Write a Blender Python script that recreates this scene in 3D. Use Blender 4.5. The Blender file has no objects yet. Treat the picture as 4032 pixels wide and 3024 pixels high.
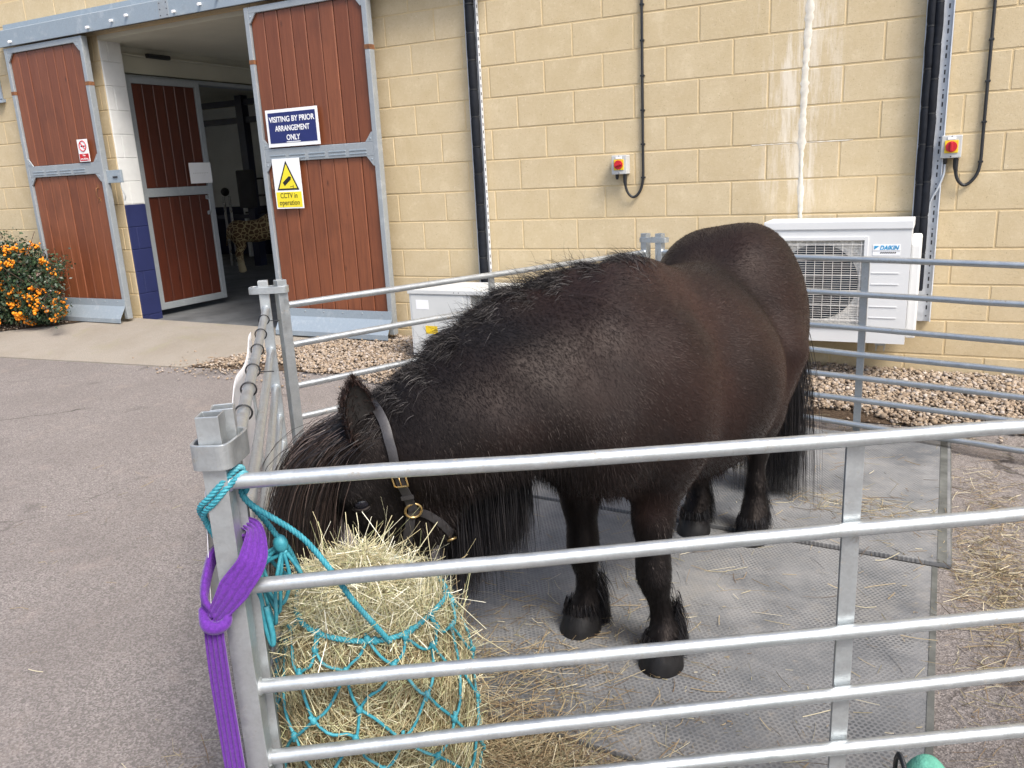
import bpy, bmesh, math, random
import numpy as np
from mathutils import Vector, Matrix

# ------------------------------------------------------------------ camera, sky, sun, exposure
scn = bpy.context.scene
COL = scn.collection
CAM = np.array([3.0485, -5.7616, 1.4699])
YAW, PITCH, ROLL = 0.478592, -0.253984, -0.050434
def cam_axes():
    cy, sy = math.cos(YAW), math.sin(YAW); cp, sp = math.cos(PITCH), math.sin(PITCH); cr, sr = math.cos(ROLL), math.sin(ROLL)
    f = np.array([-sy*cp, cy*cp, sp]); r = np.array([cy, sy, 0]); u = np.cross(r, f)
    return r*cr+u*sr, -r*sr+u*cr, f
_r, _u, _f = cam_axes()
cam = bpy.data.cameras.new('camera')
cam.sensor_width = 36.0; cam.lens = 3238.2/4032*36.0; cam.clip_start = .05; cam.clip_end = 400
cam_o = bpy.data.objects.new('camera', cam)
cam_o.matrix_world = Matrix([[_r[0], _u[0], -_f[0], CAM[0]], [_r[1], _u[1], -_f[1], CAM[1]], [_r[2], _u[2], -_f[2], CAM[2]], [0, 0, 0, 1]])
COL.objects.link(cam_o); scn.camera = cam_o

SUN_AZ = math.radians(119)      # compass-like: direction the sun stands in, from +Y towards +X
SUN_EL = math.radians(51)
world = bpy.data.worlds.new('World'); scn.world = world; world.use_nodes = True
wn = world.node_tree.nodes; wl = world.node_tree.links; wn.clear()
sky = wn.new('ShaderNodeTexSky'); sky.sky_type = 'NISHITA'; sky.sun_disc = False
sky.sun_elevation = SUN_EL; sky.sun_rotation = SUN_AZ; sky.air_density = 1.0; sky.dust_density = 3.5; sky.ozone_density = 1.0
bg = wn.new('ShaderNodeBackground'); bg.inputs['Strength'].default_value = 0.15
wo = wn.new('ShaderNodeOutputWorld'); wl.new(sky.outputs[0], bg.inputs[0]); wl.new(bg.outputs[0], wo.inputs[0])
sl = bpy.data.lights.new('sun', 'SUN'); sl.energy = 2.4; sl.angle = math.radians(20); sl.color = (1.0, .95, .88)
so = bpy.data.objects.new('sun', sl); COL.objects.link(so)
sd = Vector((math.sin(SUN_AZ)*math.cos(SUN_EL), math.cos(SUN_AZ)*math.cos(SUN_EL), math.sin(SUN_EL)))
so.rotation_euler = sd.to_track_quat('Z', 'Y').to_euler(); so.location = (6, -10, 12)
vs = scn.view_settings; vs.view_transform = 'Standard'; vs.look = 'None'; vs.exposure = 0.88; vs.gamma = 1.0; vs.use_curve_mapping = False
scn.render.engine = 'CYCLES'; scn.cycles.max_bounces = 8

rng = np.random.default_rng(7)
random.seed(7)

# ------------------------------------------------------------------ material helpers
def lin(c):
    return tuple(((x/255)/12.92 if x/255 <= .04045 else ((x/255+.055)/1.055)**2.4) for x in c)
class M:
    """tiny node-graph helper"""
    def __init__(s, name):
        s.m = bpy.data.materials.new(name); s.m.use_nodes = True; s.t = s.m.node_tree; s.t.nodes.clear()
        s.out = s.t.nodes.new('ShaderNodeOutputMaterial'); s.b = s.t.nodes.new('ShaderNodeBsdfPrincipled')
        s.t.links.new(s.b.outputs[0], s.out.inputs[0]); s._pos = None
    def n(s, typ, ins=None, **kw):
        nd = s.t.nodes.new(typ)
        for k, v in kw.items(): setattr(nd, k, v)
        for k, v in (ins or {}).items(): s.put(nd.inputs[k], v)
        return nd
    def put(s, sock, v):
        if hasattr(v, 'is_linked') or hasattr(v, 'links'): s.t.links.new(v, sock)
        elif isinstance(v, tuple) and len(v) == 3 and sock.type == 'RGBA': sock.default_value = (*v, 1)
        else: sock.default_value = v
    def pos(s):
        if s._pos is None: s._pos = s.n('ShaderNodeNewGeometry').outputs['Position']
        return s._pos
    def mapped(s, scale=(1, 1, 1), loc=(0, 0, 0), rot=(0, 0, 0), src=None):
        nd = s.n('ShaderNodeMapping', {'Vector': src or s.pos()}); nd.inputs['Scale'].default_value = scale
        nd.inputs['Location'].default_value = loc; nd.inputs['Rotation'].default_value = rot; return nd.outputs[0]
    def noise(s, scale, detail=4, rough=.55, vec=None, dist=0.0):
        return s.n('ShaderNodeTexNoise', {'Vector': vec or s.pos(), 'Scale': scale, 'Detail': detail, 'Roughness': rough, 'Distortion': dist}).outputs[0]
    def voro(s, scale, vec=None, feature='F1', out='Distance', rand=1.0):
        return s.n('ShaderNodeTexVoronoi', {'Vector': vec or s.pos(), 'Scale': scale, 'Randomness': rand}, feature=feature).outputs[out]
    def ramp(s, fac, lo, hi, a=0.0, b=1.0):
        return s.n('ShaderNodeMapRange', {0: fac, 1: lo, 2: hi, 3: a, 4: b}).outputs[0]
    def mix(s, fac, a, b, mode='MIX'):
        nd = s.n('ShaderNodeMix', data_type='RGBA', blend_type=mode)
        s.put(nd.inputs[0], fac); s.put(nd.inputs[6], a); s.put(nd.inputs[7], b); return nd.outputs[2]
    def math(s, op, a, b=0.0):
        nd = s.n('ShaderNodeMath', operation=op); s.put(nd.inputs[0], a); s.put(nd.inputs[1], b); return nd.outputs[0]
    def attr(s, name): return s.n('ShaderNodeAttribute', attribute_name=name).outputs['Fac']
    def objrand(s): return s.n('ShaderNodeObjectInfo').outputs['Random']
    def bump(s, h, strength=.3, dist=.01):
        nd = s.n('ShaderNodeBump', {'Height': h, 'Strength': strength, 'Distance': dist})
        s.t.links.new(nd.outputs[0], s.b.inputs['Normal'])
    def sep(s, v=None):
        nd = s.n('ShaderNodeSeparateXYZ', {0: v or s.pos()}); return nd.outputs
    def set(s, **kw):
        names = {'base': 'Base Color', 'rough': 'Roughness', 'metal': 'Metallic', 'spec': 'Specular IOR Level', 'sheen': 'Sheen Weight', 'sheen_rough': 'Sheen Roughness', 'trans': 'Transmission Weight', 'emit': 'Emission Color', 'estr': 'Emission Strength', 'alpha': 'Alpha', 'coat': 'Coat Weight', 'sss': 'Subsurface Weight'}
        for k, v in kw.items(): s.put(s.b.inputs[names[k]], v)
        return s

MATS = {}
def plain(name, col, rough=.5, metal=0.0, var=.12, scale=6.0, bump=.0, bscale=80, spec=.5):
    m = M(name); c = lin(col) if max(col) > 1.0 else col
    d = tuple(x*(1-var*1.6) for x in c); h = tuple(min(1, x*(1+var)) for x in c)
    m.set(base=m.mix(m.ramp(m.noise(scale, 5, .6), .3, .7), d, h), rough=m.ramp(m.noise(scale*1.7, 3), .3, .7, max(.02, rough-.08), min(1, rough+.08)), metal=metal, spec=spec)
    if bump: m.bump(m.noise(bscale, 4), bump, .004)
    MATS[name] = m.m; return m.m

# blocks: split-faced buff concrete
def make_block_mat(name, painted=None):
    m = M(name); r = m.objrand()
    big = m.noise(1.1, 3); fine = m.noise(46, 6, .7); speck = m.voro(150)
    if painted is None:
        c = m.mix(m.ramp(r, 0, 1, .25, .75), (.525, .428, .275), (.575, .478, .318))
        c = m.mix(m.ramp(big, .35, .7, 0, .45), c, (.50, .40, .235))
        c = m.mix(m.ramp(fine, .45, .75, 0, .38), c, (.45, .36, .215))
        c = m.mix(m.ramp(fine, .3, .42, .35, 0), c, (.70, .61, .45))
        mid = m.noise(6.5, 4, .6, m.n('ShaderNodeVectorMath', {0: m.pos(), 1: m.n('ShaderNodeCombineXYZ', {0: m.math('MULTIPLY', r, 53.0), 1: 0.0, 2: m.math('MULTIPLY', r, 19.0)}).outputs[0]}, operation='ADD').outputs[0])
        c = m.mix(m.ramp(mid, .45, .72, 0, .42), c, (.45, .35, .20)); c = m.mix(m.ramp(mid, .28, .42, .45, 0), c, (.66, .56, .385))
        pit = m.ramp(m.noise(95, 3, .8), .62, .7, 0, .7)
        c = m.mix(pit, c, (.25, .19, .11))
        # pale lime runs down the movement joint
        x, y, z = m.sep()
        nx = m.noise(3.0, 5, .65, m.mapped((1, 1, .35)))
        dx = m.math('ABSOLUTE', m.math('SUBTRACT', x, m.math('ADD', 2.215, m.math('MULTIPLY', m.math('SUBTRACT', nx, .5), .55))))
        band = m.ramp(dx, .03, .34, 1, 0)
        runs = m.ramp(m.noise(9.0, 6, .75, m.mapped((1, 1, .13))), .47, .60, 0, 1)
        up = m.ramp(z, .95, 1.3, 0, 1)
        st = m.math('MULTIPLY', m.math('MULTIPLY', band, runs), up)
        c = m.mix(m.math('MULTIPLY', st, .52), c, (.82, .78, .70))
        # splash dirt with ragged top edge at the base
        dirt = m.math('MULTIPLY', m.ramp(z, .12, .5, 1, 0), m.ramp(m.noise(5, 5, .7), .4, .7, 0, .45))
        c = m.mix(dirt, c, (.30, .22, .12))
        m.set(base=c, rough=.92, spec=.25)
    else:
        m.set(base=m.mix(m.ramp(m.noise(7, 5), .4, .75, 0, .5), painted, tuple(x*.72 for x in painted)), rough=.6, spec=.4)
    h = m.math('ADD', m.math('MULTIPLY', fine, .7), m.math('MULTIPLY', m.noise(140, 3, .8), .5))
    m.bump(h, .38 if painted is None else .25, .005)
    MATS[name] = m.m
make_block_mat('buff_block'); make_block_mat('white_block', (.62, .63, .62)); make_block_mat('blue_block', (.016, .022, .085))

m = M('wall_core'); mp = m.mapped((1, 1, 1), (0, 0, 0), (math.radians(90), 0, 0))
vec = m.n('ShaderNodeCombineXYZ', {0: m.sep()[0], 1: m.math('ADD', m.sep()[2], .025), 2: 0.0}).outputs[0]
br = m.n('ShaderNodeTexBrick', {'Vector': vec, 'Color1': (.54, .42, .26, 1), 'Color2': (.60, .48, .31, 1), 'Mortar': (.57, .45, .265, 1), 'Scale': 1.0, 'Mortar Size': .0055, 'Mortar Smooth': .1, 'Brick Width': .45, 'Row Height': .225})
m.set(base=m.mix(m.ramp(m.noise(60, 5, .7), .4, .75, 0, .4), br.outputs[0], (.42, .31, .16)), rough=.95, spec=.2); m.bump(m.noise(180, 3), .4, .004); MATS['wall_core'] = m.m
plain('mat_border', (.11, .114, .106), .85, var=.3, scale=9, bump=.2, spec=.2)
plain('mortar', (.62, .45, .235), .95, var=.15, scale=20, bump=.4, bscale=200, spec=.2)

# galvanised steel
def galv(name, col, metal=.55, rough=.42, dirt=(.22, .17, .11), dirtamt=.5, white=.0):
    m = M(name)
    sp = m.voro(170, out='Color', rand=1.0); spv = m.n('ShaderNodeSeparateColor', {0: sp}).outputs[0]
    c = m.mix(spv, tuple(x*.94 for x in col), tuple(min(1, x*1.04) for x in col))
    d = m.math('MULTIPLY', m.ramp(m.noise(34, 6, .75), .56, .70, 0, dirtamt), m.ramp(m.noise(4.5, 3), .42, .62, .1, 1)); c = m.mix(d, c, dirt)
    w = m.ramp(m.noise(9, 5, .7), .55, .75, 0, .35); c = m.mix(w, c, (.62, .64, .64))
    m.set(base=c, metal=m.math('MULTIPLY', m.math('SUBTRACT', 1.0, d), metal), rough=m.ramp(m.noise(30, 4), .3, .7, rough-.08, rough+.14))
    m.bump(m.noise(120, 3), .08, .003); MATS[name] = m.m
galv('galvanised', (.45, .48, .495), .76, .37, dirtamt=.95)
galv('galvanised_frame', (.33, .36, .38), .35, .5, dirt=(.30, .24, .17), dirtamt=.3)
galv('galvanised_kick', (.30, .355, .40), .3, .5, dirtamt=.25)

# stained boards
def wood(name, a, b, dark):
    m = M(name); r = m.objrand()
    off = m.n('ShaderNodeCombineXYZ', {0: m.math('MULTIPLY', r, 37.0), 1: 0.0, 2: m.math('MULTIPLY', r, 11.0)}).outputs[0]
    p = m.n('ShaderNodeVectorMath', {0: m.pos(), 1: off}, operation='ADD').outputs[0]
    g = m.noise(5, 7, .62, m.mapped((9, 9, .55), src=p), .7)
    c = m.mix(m.ramp(r, 0, 1), a, b); c = m.mix(m.ramp(g, .42, .72, 0, .55), c, dark)
    kn = m.ramp(m.voro(1.0, m.mapped((6.0, 6.0, 2.4), src=p)), .0, .085, 1, 0); c = m.mix(m.math('MULTIPLY', kn, .85), c, tuple(x*.22 for x in dark))
    w = m.ramp(m.noise(2.2, 5, .6), .5, .75, 0, .4); c = m.mix(w, c, tuple(x*.55 for x in dark))
    m.set(base=c, rough=m.ramp(g, .3, .7, .34, .5), spec=.5); m.bump(g, .12, .003); MATS[name] = m.m
wood('red_wood', (.165, .049, .020), (.225, .074, .032), (.095, .027, .012))
wood('dark_wood', (.066, .015, .0065), (.088, .021, .009), (.034, .008, .0045))

# tarmac, apron, interior floor
m = M('tarmac'); ag = m.voro(190, out='Color'); agv = m.n('ShaderNodeSeparateColor', {0: ag}).outputs[0]
c = m.mix(m.ramp(agv, .2, .95, 0, 1), (.152, .137, .128), (.315, .284, .267))
c = m.mix(m.ramp(m.noise(120, 4, .8), .50, .68, 0, .65), c, (.12, .104, .098)); c = m.mix(m.ramp(m.voro(46), .05, .16, .55, 0), c, (.46, .41, .37))
c = m.mix(m.ramp(m.noise(.9, 6, .65), .42, .68, 0, .45), c, (.145, .128, .119)); c = m.mix(m.ramp(m.noise(3.5, 6, .7), .55, .72, 0, .5), c, (.30, .255, .225)); c = m.mix(m.ramp(m.noise(17, 6, .75), .54, .70, 0, .38), c, (.14, .12, .112))
wv = m.n('ShaderNodeVectorMath', {0: m.pos(), 1: m.n('ShaderNodeVectorMath', {0: m.n('ShaderNodeTexNoise', {'Vector': m.pos(), 'Scale': 2.6, 'Detail': 5.0}).outputs[1], 1: (.55, .55, .0)}, operation='MULTIPLY').outputs[0]}, operation='ADD').outputs[0]
crk = m.math('MULTIPLY', m.ramp(m.voro(.42, wv, 'DISTANCE_TO_EDGE'), .0015, .007, 1, 0), m.ramp(m.noise(1.1, 3), .50, .60, 0, .75)); c = m.mix(crk, c, (.045, .038, .034))
c = m.mix(m.ramp(m.noise(1.7, 3, .5, m.mapped((1, 1, 1), (7, 3, 0))), .66, .72, 0, .45), c, (.09, .08, .075))
m.set(base=c, rough=.93, spec=.25); m.bump(m.math('ADD', m.voro(190), m.noise(200, 4, .8)), .55, .005); MATS['tarmac'] = m.m
m = M('concrete'); c = m.mix(m.ramp(m.noise(150, 4, .8), .38, .66), (.225, .20, .168), (.345, .31, .262))
c = m.mix(m.ramp(m.noise(1.6, 6, .7), .45, .72, 0, .55), c, (.20, .17, .13)); c = m.mix(m.ramp(m.noise(3.1, 5, .65), .58, .72, 0, .35), c, (.235, .23, .115))
m.set(base=c, rough=.95, spec=.2); m.bump(m.noise(150, 4, .8), .5, .005); MATS['concrete'] = m.m
plain('barn_floor', (.11, .115, .118), .75, var=.25, scale=3, bump=.2)
m = M('soil'); c = m.mix(m.ramp(m.noise(60, 6, .8), .35, .68), (.055, .035, .022), (.19, .14, .10)); m.set(base=c, rough=1.0, spec=.1); m.bump(m.noise(90, 6, .8), 1.0, .02); MATS['soil'] = m.m

# rubber mats: bubble-top pattern, worn and dusty
m = M('rubber_mat')
x, y, z = m.sep()
def hexdots(m, s):
    fr = lambda v, o: m.math('SUBTRACT', m.math('FRACT', m.math('ADD', v, o)), .5)
    X, Y = m.math('MULTIPLY', x, s), m.math('MULTIPLY', y, s/1.732); ds = []
    for o in (0.0, .5):
        u, v = fr(X, o), m.math('MULTIPLY', fr(Y, o), 1.732); ds.append(m.math('SQRT', m.math('ADD', m.math('MULTIPLY', u, u), m.math('MULTIPLY', v, v))))
    return m.math('MINIMUM', *ds)
dots = m.ramp(hexdots(m, 66), .25, .38, 1, 0)
worn = m.ramp(m.noise(2.1, 5, .65), .35, .6, 0, 1)
dust = m.mix(m.ramp(m.noise(5, 6, .7), .3, .7), (.135, .142, .148), (.24, .24, .238))
dust = m.mix(m.ramp(m.noise(1.6, 6, .7), .50, .62, 0, .6), dust, (.070, .076, .086)); dust = m.mix(m.ramp(m.noise(2.3, 6, .75, m.mapped((1, 1, 1), (4, 2, 0))), .52, .66, 0, .6), dust, (.235, .225, .205))
edge = m.math('MULTIPLY', m.ramp(x, 3.075, 3.085, 1, 0), m.ramp(m.noise(3.3, 4), .40, .58, .25, 1))
c = m.mix(m.math('MULTIPLY', m.math('MULTIPLY', dots, edge), m.ramp(worn, 0, 1, .18, .70)), dust, (.050, .054, .059))
c = m.mix(m.ramp(m.noise(26, 6, .75), .58, .72, 0, .5), c, (.27, .235, .19))
m.set(base=c, rough=.85, spec=.25); m.bump(m.math('MULTIPLY', dots, -1.0), .3, .004); MATS['rubber_mat'] = m.m

# gravel, hay, hair use the per-vertex "rnd" value
def ramp_mat(name, stops, rough, spec=.3, extra=None, bump=None):
    m = M(name); a = m.attr('rnd'); nd = m.n('ShaderNodeValToRGB', {0: a}); cr = nd.color_ramp
    while len(cr.elements) > 1: cr.elements.remove(cr.elements[-1])
    cr.elements[0].position = stops[0][0]; cr.elements[0].color = (*stops[0][1], 1)
    for p, c in stops[1:]:
        e = cr.elements.new(p); e.color = (*c, 1)
    c = nd.outputs[0]
    if extra: c = extra(m, c)
    m.set(base=c, rough=rough, spec=spec)
    if bump: m.bump(m.noise(bump, 3), .4, .003)
    MATS[name] = m.m; return m
ramp_mat('gravel', [(0, (.19, .14, .10)), (.25, (.34, .27, .20)), (.5, (.46, .38, .30)), (.72, (.40, .30, .20)), (.86, (.62, .56, .50)), (1, (.27, .24, .225))], .85, .3, lambda m, c: m.mix(m.ramp(m.noise(70, 4, .7), .3, .68, .15, .65), c, (.16, .12, .085)), 120)
ramp_mat('hay', [(0, (.20, .145, .08)), (.2, (.40, .335, .19)), (.42, (.54, .50, .32)), (.6, (.40, .42, .22)), (.78, (.68, .65, .48)), (1, (.86, .84, .71))], .6, .3)
ramp_mat('hay_dull', [(0, (.13, .085, .05)), (.3, (.25, .185, .105)), (.6, (.36, .295, .18)), (.8, (.24, .215, .12)), (1, (.58, .52, .38))], .7, .25)
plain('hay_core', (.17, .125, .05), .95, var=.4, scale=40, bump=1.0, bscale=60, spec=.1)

# pony coat: near-black with rusty brown areas and a painted shoulder sheen ("tint" attribute), mane paler and dusty
def coat(name, rough, spec, mul=1.0):
    m = M(name); t = m.attr('tint'); r = m.attr('rnd')
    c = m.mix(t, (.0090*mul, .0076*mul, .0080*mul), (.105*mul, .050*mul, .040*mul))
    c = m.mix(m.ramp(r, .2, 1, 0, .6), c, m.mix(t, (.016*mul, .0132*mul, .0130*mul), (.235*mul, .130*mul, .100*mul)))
    c = m.mix(m.ramp(m.noise(7, 5, .6), .45, .7, 0, .5), c, (.008, .007, .0075))
    m.set(base=c, rough=rough, spec=spec); m.b.inputs['Specular Tint'].default_value = (1.0, .87, .82, 1); return m
m = coat('coat_skin', .5, .19, .36); m.set(sheen=.10, sheen_rough=.4); m.bump(m.noise(90, 4, .7, m.mapped((1.0, 1.0, .35))), .10, .003); MATS['coat_skin'] = m.m
m = coat('coat_hair', .46, .20, .34); MATS['coat_hair'] = m.m
ramp_mat('mane_hair', [(0, (.007, .006, .007)), (.5, (.015, .013, .013)), (.8, (.038, .033, .032)), (1, (.11, .10, .095))], .48, .25)
ramp_mat('forelock_hair', [(0, (.009, .008, .008)), (.45, (.020, .015, .014)), (.8, (.045, .029, .024)), (1, (.11, .08, .07))], .36, .5)
ramp_mat('tail_hair', [(0, (.007, .007, .009)), (.6, (.014, .013, .015)), (1, (.05, .045, .045))], .34, .5)
plain('hoof', (.012, .0115, .012), .5, var=.4, scale=25, bump=.15, spec=.25)
plain('eye', (.006, .006, .012), .06, var=.1, spec=.7)
plain('ear_inner', (.010, .008, .007), .8, var=.4, scale=40)
plain('leather', (.034, .032, .034), .42, var=.25, scale=35, bump=.15, spec=.55)
plain('leather_edge', (.06, .035, .02), .6)
plain('brass', (.62, .44, .20), .28, .9, var=.12, scale=20)
m = M('teal_cord'); c = m.mix(m.ramp(m.noise(60, 5, .7), .3, .7), (.014, .150, .205), (.055, .30, .36)); c = m.mix(m.ramp(m.noise(9, 4), .55, .75, 0, .5), c, (.22, .46, .50)); m.set(base=c, rough=.55, spec=.35); MATS['teal_cord'] = m.m
m = M('purple_web'); c = m.mix(m.ramp(m.noise(160, 3, .8), .3, .7), (.060, .008, .155), (.115, .018, .27)); m.set(base=c, rough=.75, spec=.3, sheen=.25); m.bump(m.noise(260, 3), .4, .003); MATS['purple_web'] = m.m
plain('ac_white', (.64, .65, .65), .38, var=.03, scale=3)
plain('ac_grey', (.55, .565, .555), .5, var=.05, scale=3)
plain('grille_wire', (.68, .66, .62), .55, var=.1, scale=30)
plain('ac_dark', (.012, .022, .035), .5, var=.3, scale=10)
plain('ac_fin', (.72, .70, .65), .6, var=.3, scale=60)
plain('black_foam', (.009, .011, .016), .7, var=.25, scale=25, bump=.3, spec=.2)
plain('black_cable', (.015, .016, .018), .45, var=.2)
plain('grey_cable', (.42, .46, .50), .5)
plain('white_steel', (.64, .67, .70), .45, .1, var=.1, scale=20)
plain('slot_dark', (.03, .03, .035), .7)
plain('switch_grey', (.47, .48, .47), .5, var=.05)
plain('yellow_plastic', (.75, .52, .02), .5, var=.06)
plain('red_plastic', (.48, .012, .022), .4, var=.1)
plain('sign_white', (.80, .81, .82), .35, var=.03)
plain('sign_navy', (.014, .022, .125), .35, var=.06)
plain('sign_yellow', (.80, .66, .03), .35, var=.04)
plain('sign_black', (.012, .012, .012), .4)
plain('sign_red', (.50, .012, .02), .4)
plain('brand_blue', (.02, .30, .58), .4)
plain('mastic', (.68, .64, .55), .7, var=.12, scale=15, bump=.4, bscale=40)
plain('rust', (.20, .085, .035), .85, var=.3, scale=30)
plain('cream_paint', (.54, .53, .44), .7, var=.06, scale=2)
plain('white_paint', (.72, .74, .74), .7, var=.06, scale=2)
plain('navy_paint', (.012, .017, .05), .5, var=.15, scale=3)
plain('navy_steel', (.008, .012, .035), .4, var=.2)
plain('chrome', (.45, .46, .47), .3, .8)
plain('timber_shelf', (.22, .15, .07), .7)
plain('banner_white', (.83, .83, .87), .4, var=.03)
plain('green_fleece', (.10, .30, .22), .95, var=.15, scale=60, bump=.6, bscale=220, spec=.15)
plain('green_led', (.02, .6, .12), .4); MATS['green_led'].node_tree.nodes['Principled BSDF'].inputs['Emission Color'].default_value = (.05, 1, .25, 1); MATS['green_led'].node_tree.nodes['Principled BSDF'].inputs['Emission Strength'].default_value = 2.0
ramp_mat('leaf', [(0, (.012, .028, .014)), (.5, (.028, .055, .026)), (.85, (.055, .095, .042)), (1, (.10, .045, .035))], .42, .45)
plain('orange_petal', (.85, .27, .004), .55, var=.2, scale=30)
plain('twig', (.075, .05, .035), .85, var=.3, scale=30)
m = M('giraffe_hide'); v = m.voro(15.0, feature='DISTANCE_TO_EDGE'); c = m.mix(m.ramp(v, .05, .09), (.50, .40, .22), (.12, .062, .028)); x, y, z = m.sep()
c = m.mix(m.ramp(z, .26, .42, 0, 1), (.50, .42, .27), c); m.set(base=c, rough=.8); MATS['giraffe_hide'] = m.m
m = M('glass_pane'); m.set(base=(.16, .22, .30), rough=.06, spec=.8); MATS['glass_pane'] = m.m
plain('window_frame', (.28, .34, .42), .45, var=.05)

# ------------------------------------------------------------------ geometry helpers
def nrm(v):
    v = np.array(v, float); return v/np.linalg.norm(v)
def np_mesh(name, V, faces, rnd=None, tint=None, smooth=False):
    """faces: list of (k,n) index arrays"""
    me = bpy.data.meshes.new(name); V = np.asarray(V, np.float32); me.vertices.add(len(V)); me.vertices.foreach_set('co', V.ravel())
    faces = [np.asarray(f, np.int32) for f in faces if len(f)]
    tot = np.concatenate([np.full(len(f), f.shape[1], np.int32) for f in faces]); idx = np.concatenate([f.ravel() for f in faces])
    me.loops.add(len(idx)); me.loops.foreach_set('vertex_index', idx)
    me.polygons.add(len(tot)); st = np.zeros(len(tot), np.int32); st[1:] = np.cumsum(tot)[:-1]; me.polygons.foreach_set('loop_start', st)
    try: me.polygons.foreach_set('loop_total', tot)
    except Exception: pass
    if smooth: me.polygons.foreach_set('use_smooth', np.ones(len(tot), bool))
    for nm, a in (('rnd', rnd), ('tint', tint)):
        if a is not None: me.attributes.new(nm, 'FLOAT', 'POINT').data.foreach_set('value', np.asarray(a, np.float32))
    me.update(calc_edges=True); return me
def link(name, me, mat=None, parent=None, loc=None, rz=0.0):
    o = bpy.data.objects.new(name, me); COL.objects.link(o)
    if mat is not None and me is not None:
        ms = mat if isinstance(mat, (list, tuple)) else [mat]
        if len(me.materials) == 0:
            for q in ms: me.materials.append(MATS[q])
    if parent is not None: o.parent = parent
    if loc is not None: o.location = loc
    if rz: o.rotation_euler = (0, 0, rz)
    return o
def tag(o, label, cat, group=None):
    o['label'] = label; o['category'] = cat
    if 'kind' not in o: o['kind'] = 'thing'
    if group: o['group'] = group
    return o
def thing(name, label, cat, loc=(0, 0, 0), group=None, rz=0.0):
    o = bpy.data.objects.new(name, None); COL.objects.link(o); o.location = loc; o.rotation_euler = (0, 0, rz); o.empty_display_size = .1
    return tag(o, label, cat, group)
def structure(o): o['kind'] = 'structure'; return o
def stuff(o): o['kind'] = 'stuff'; return o

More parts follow.
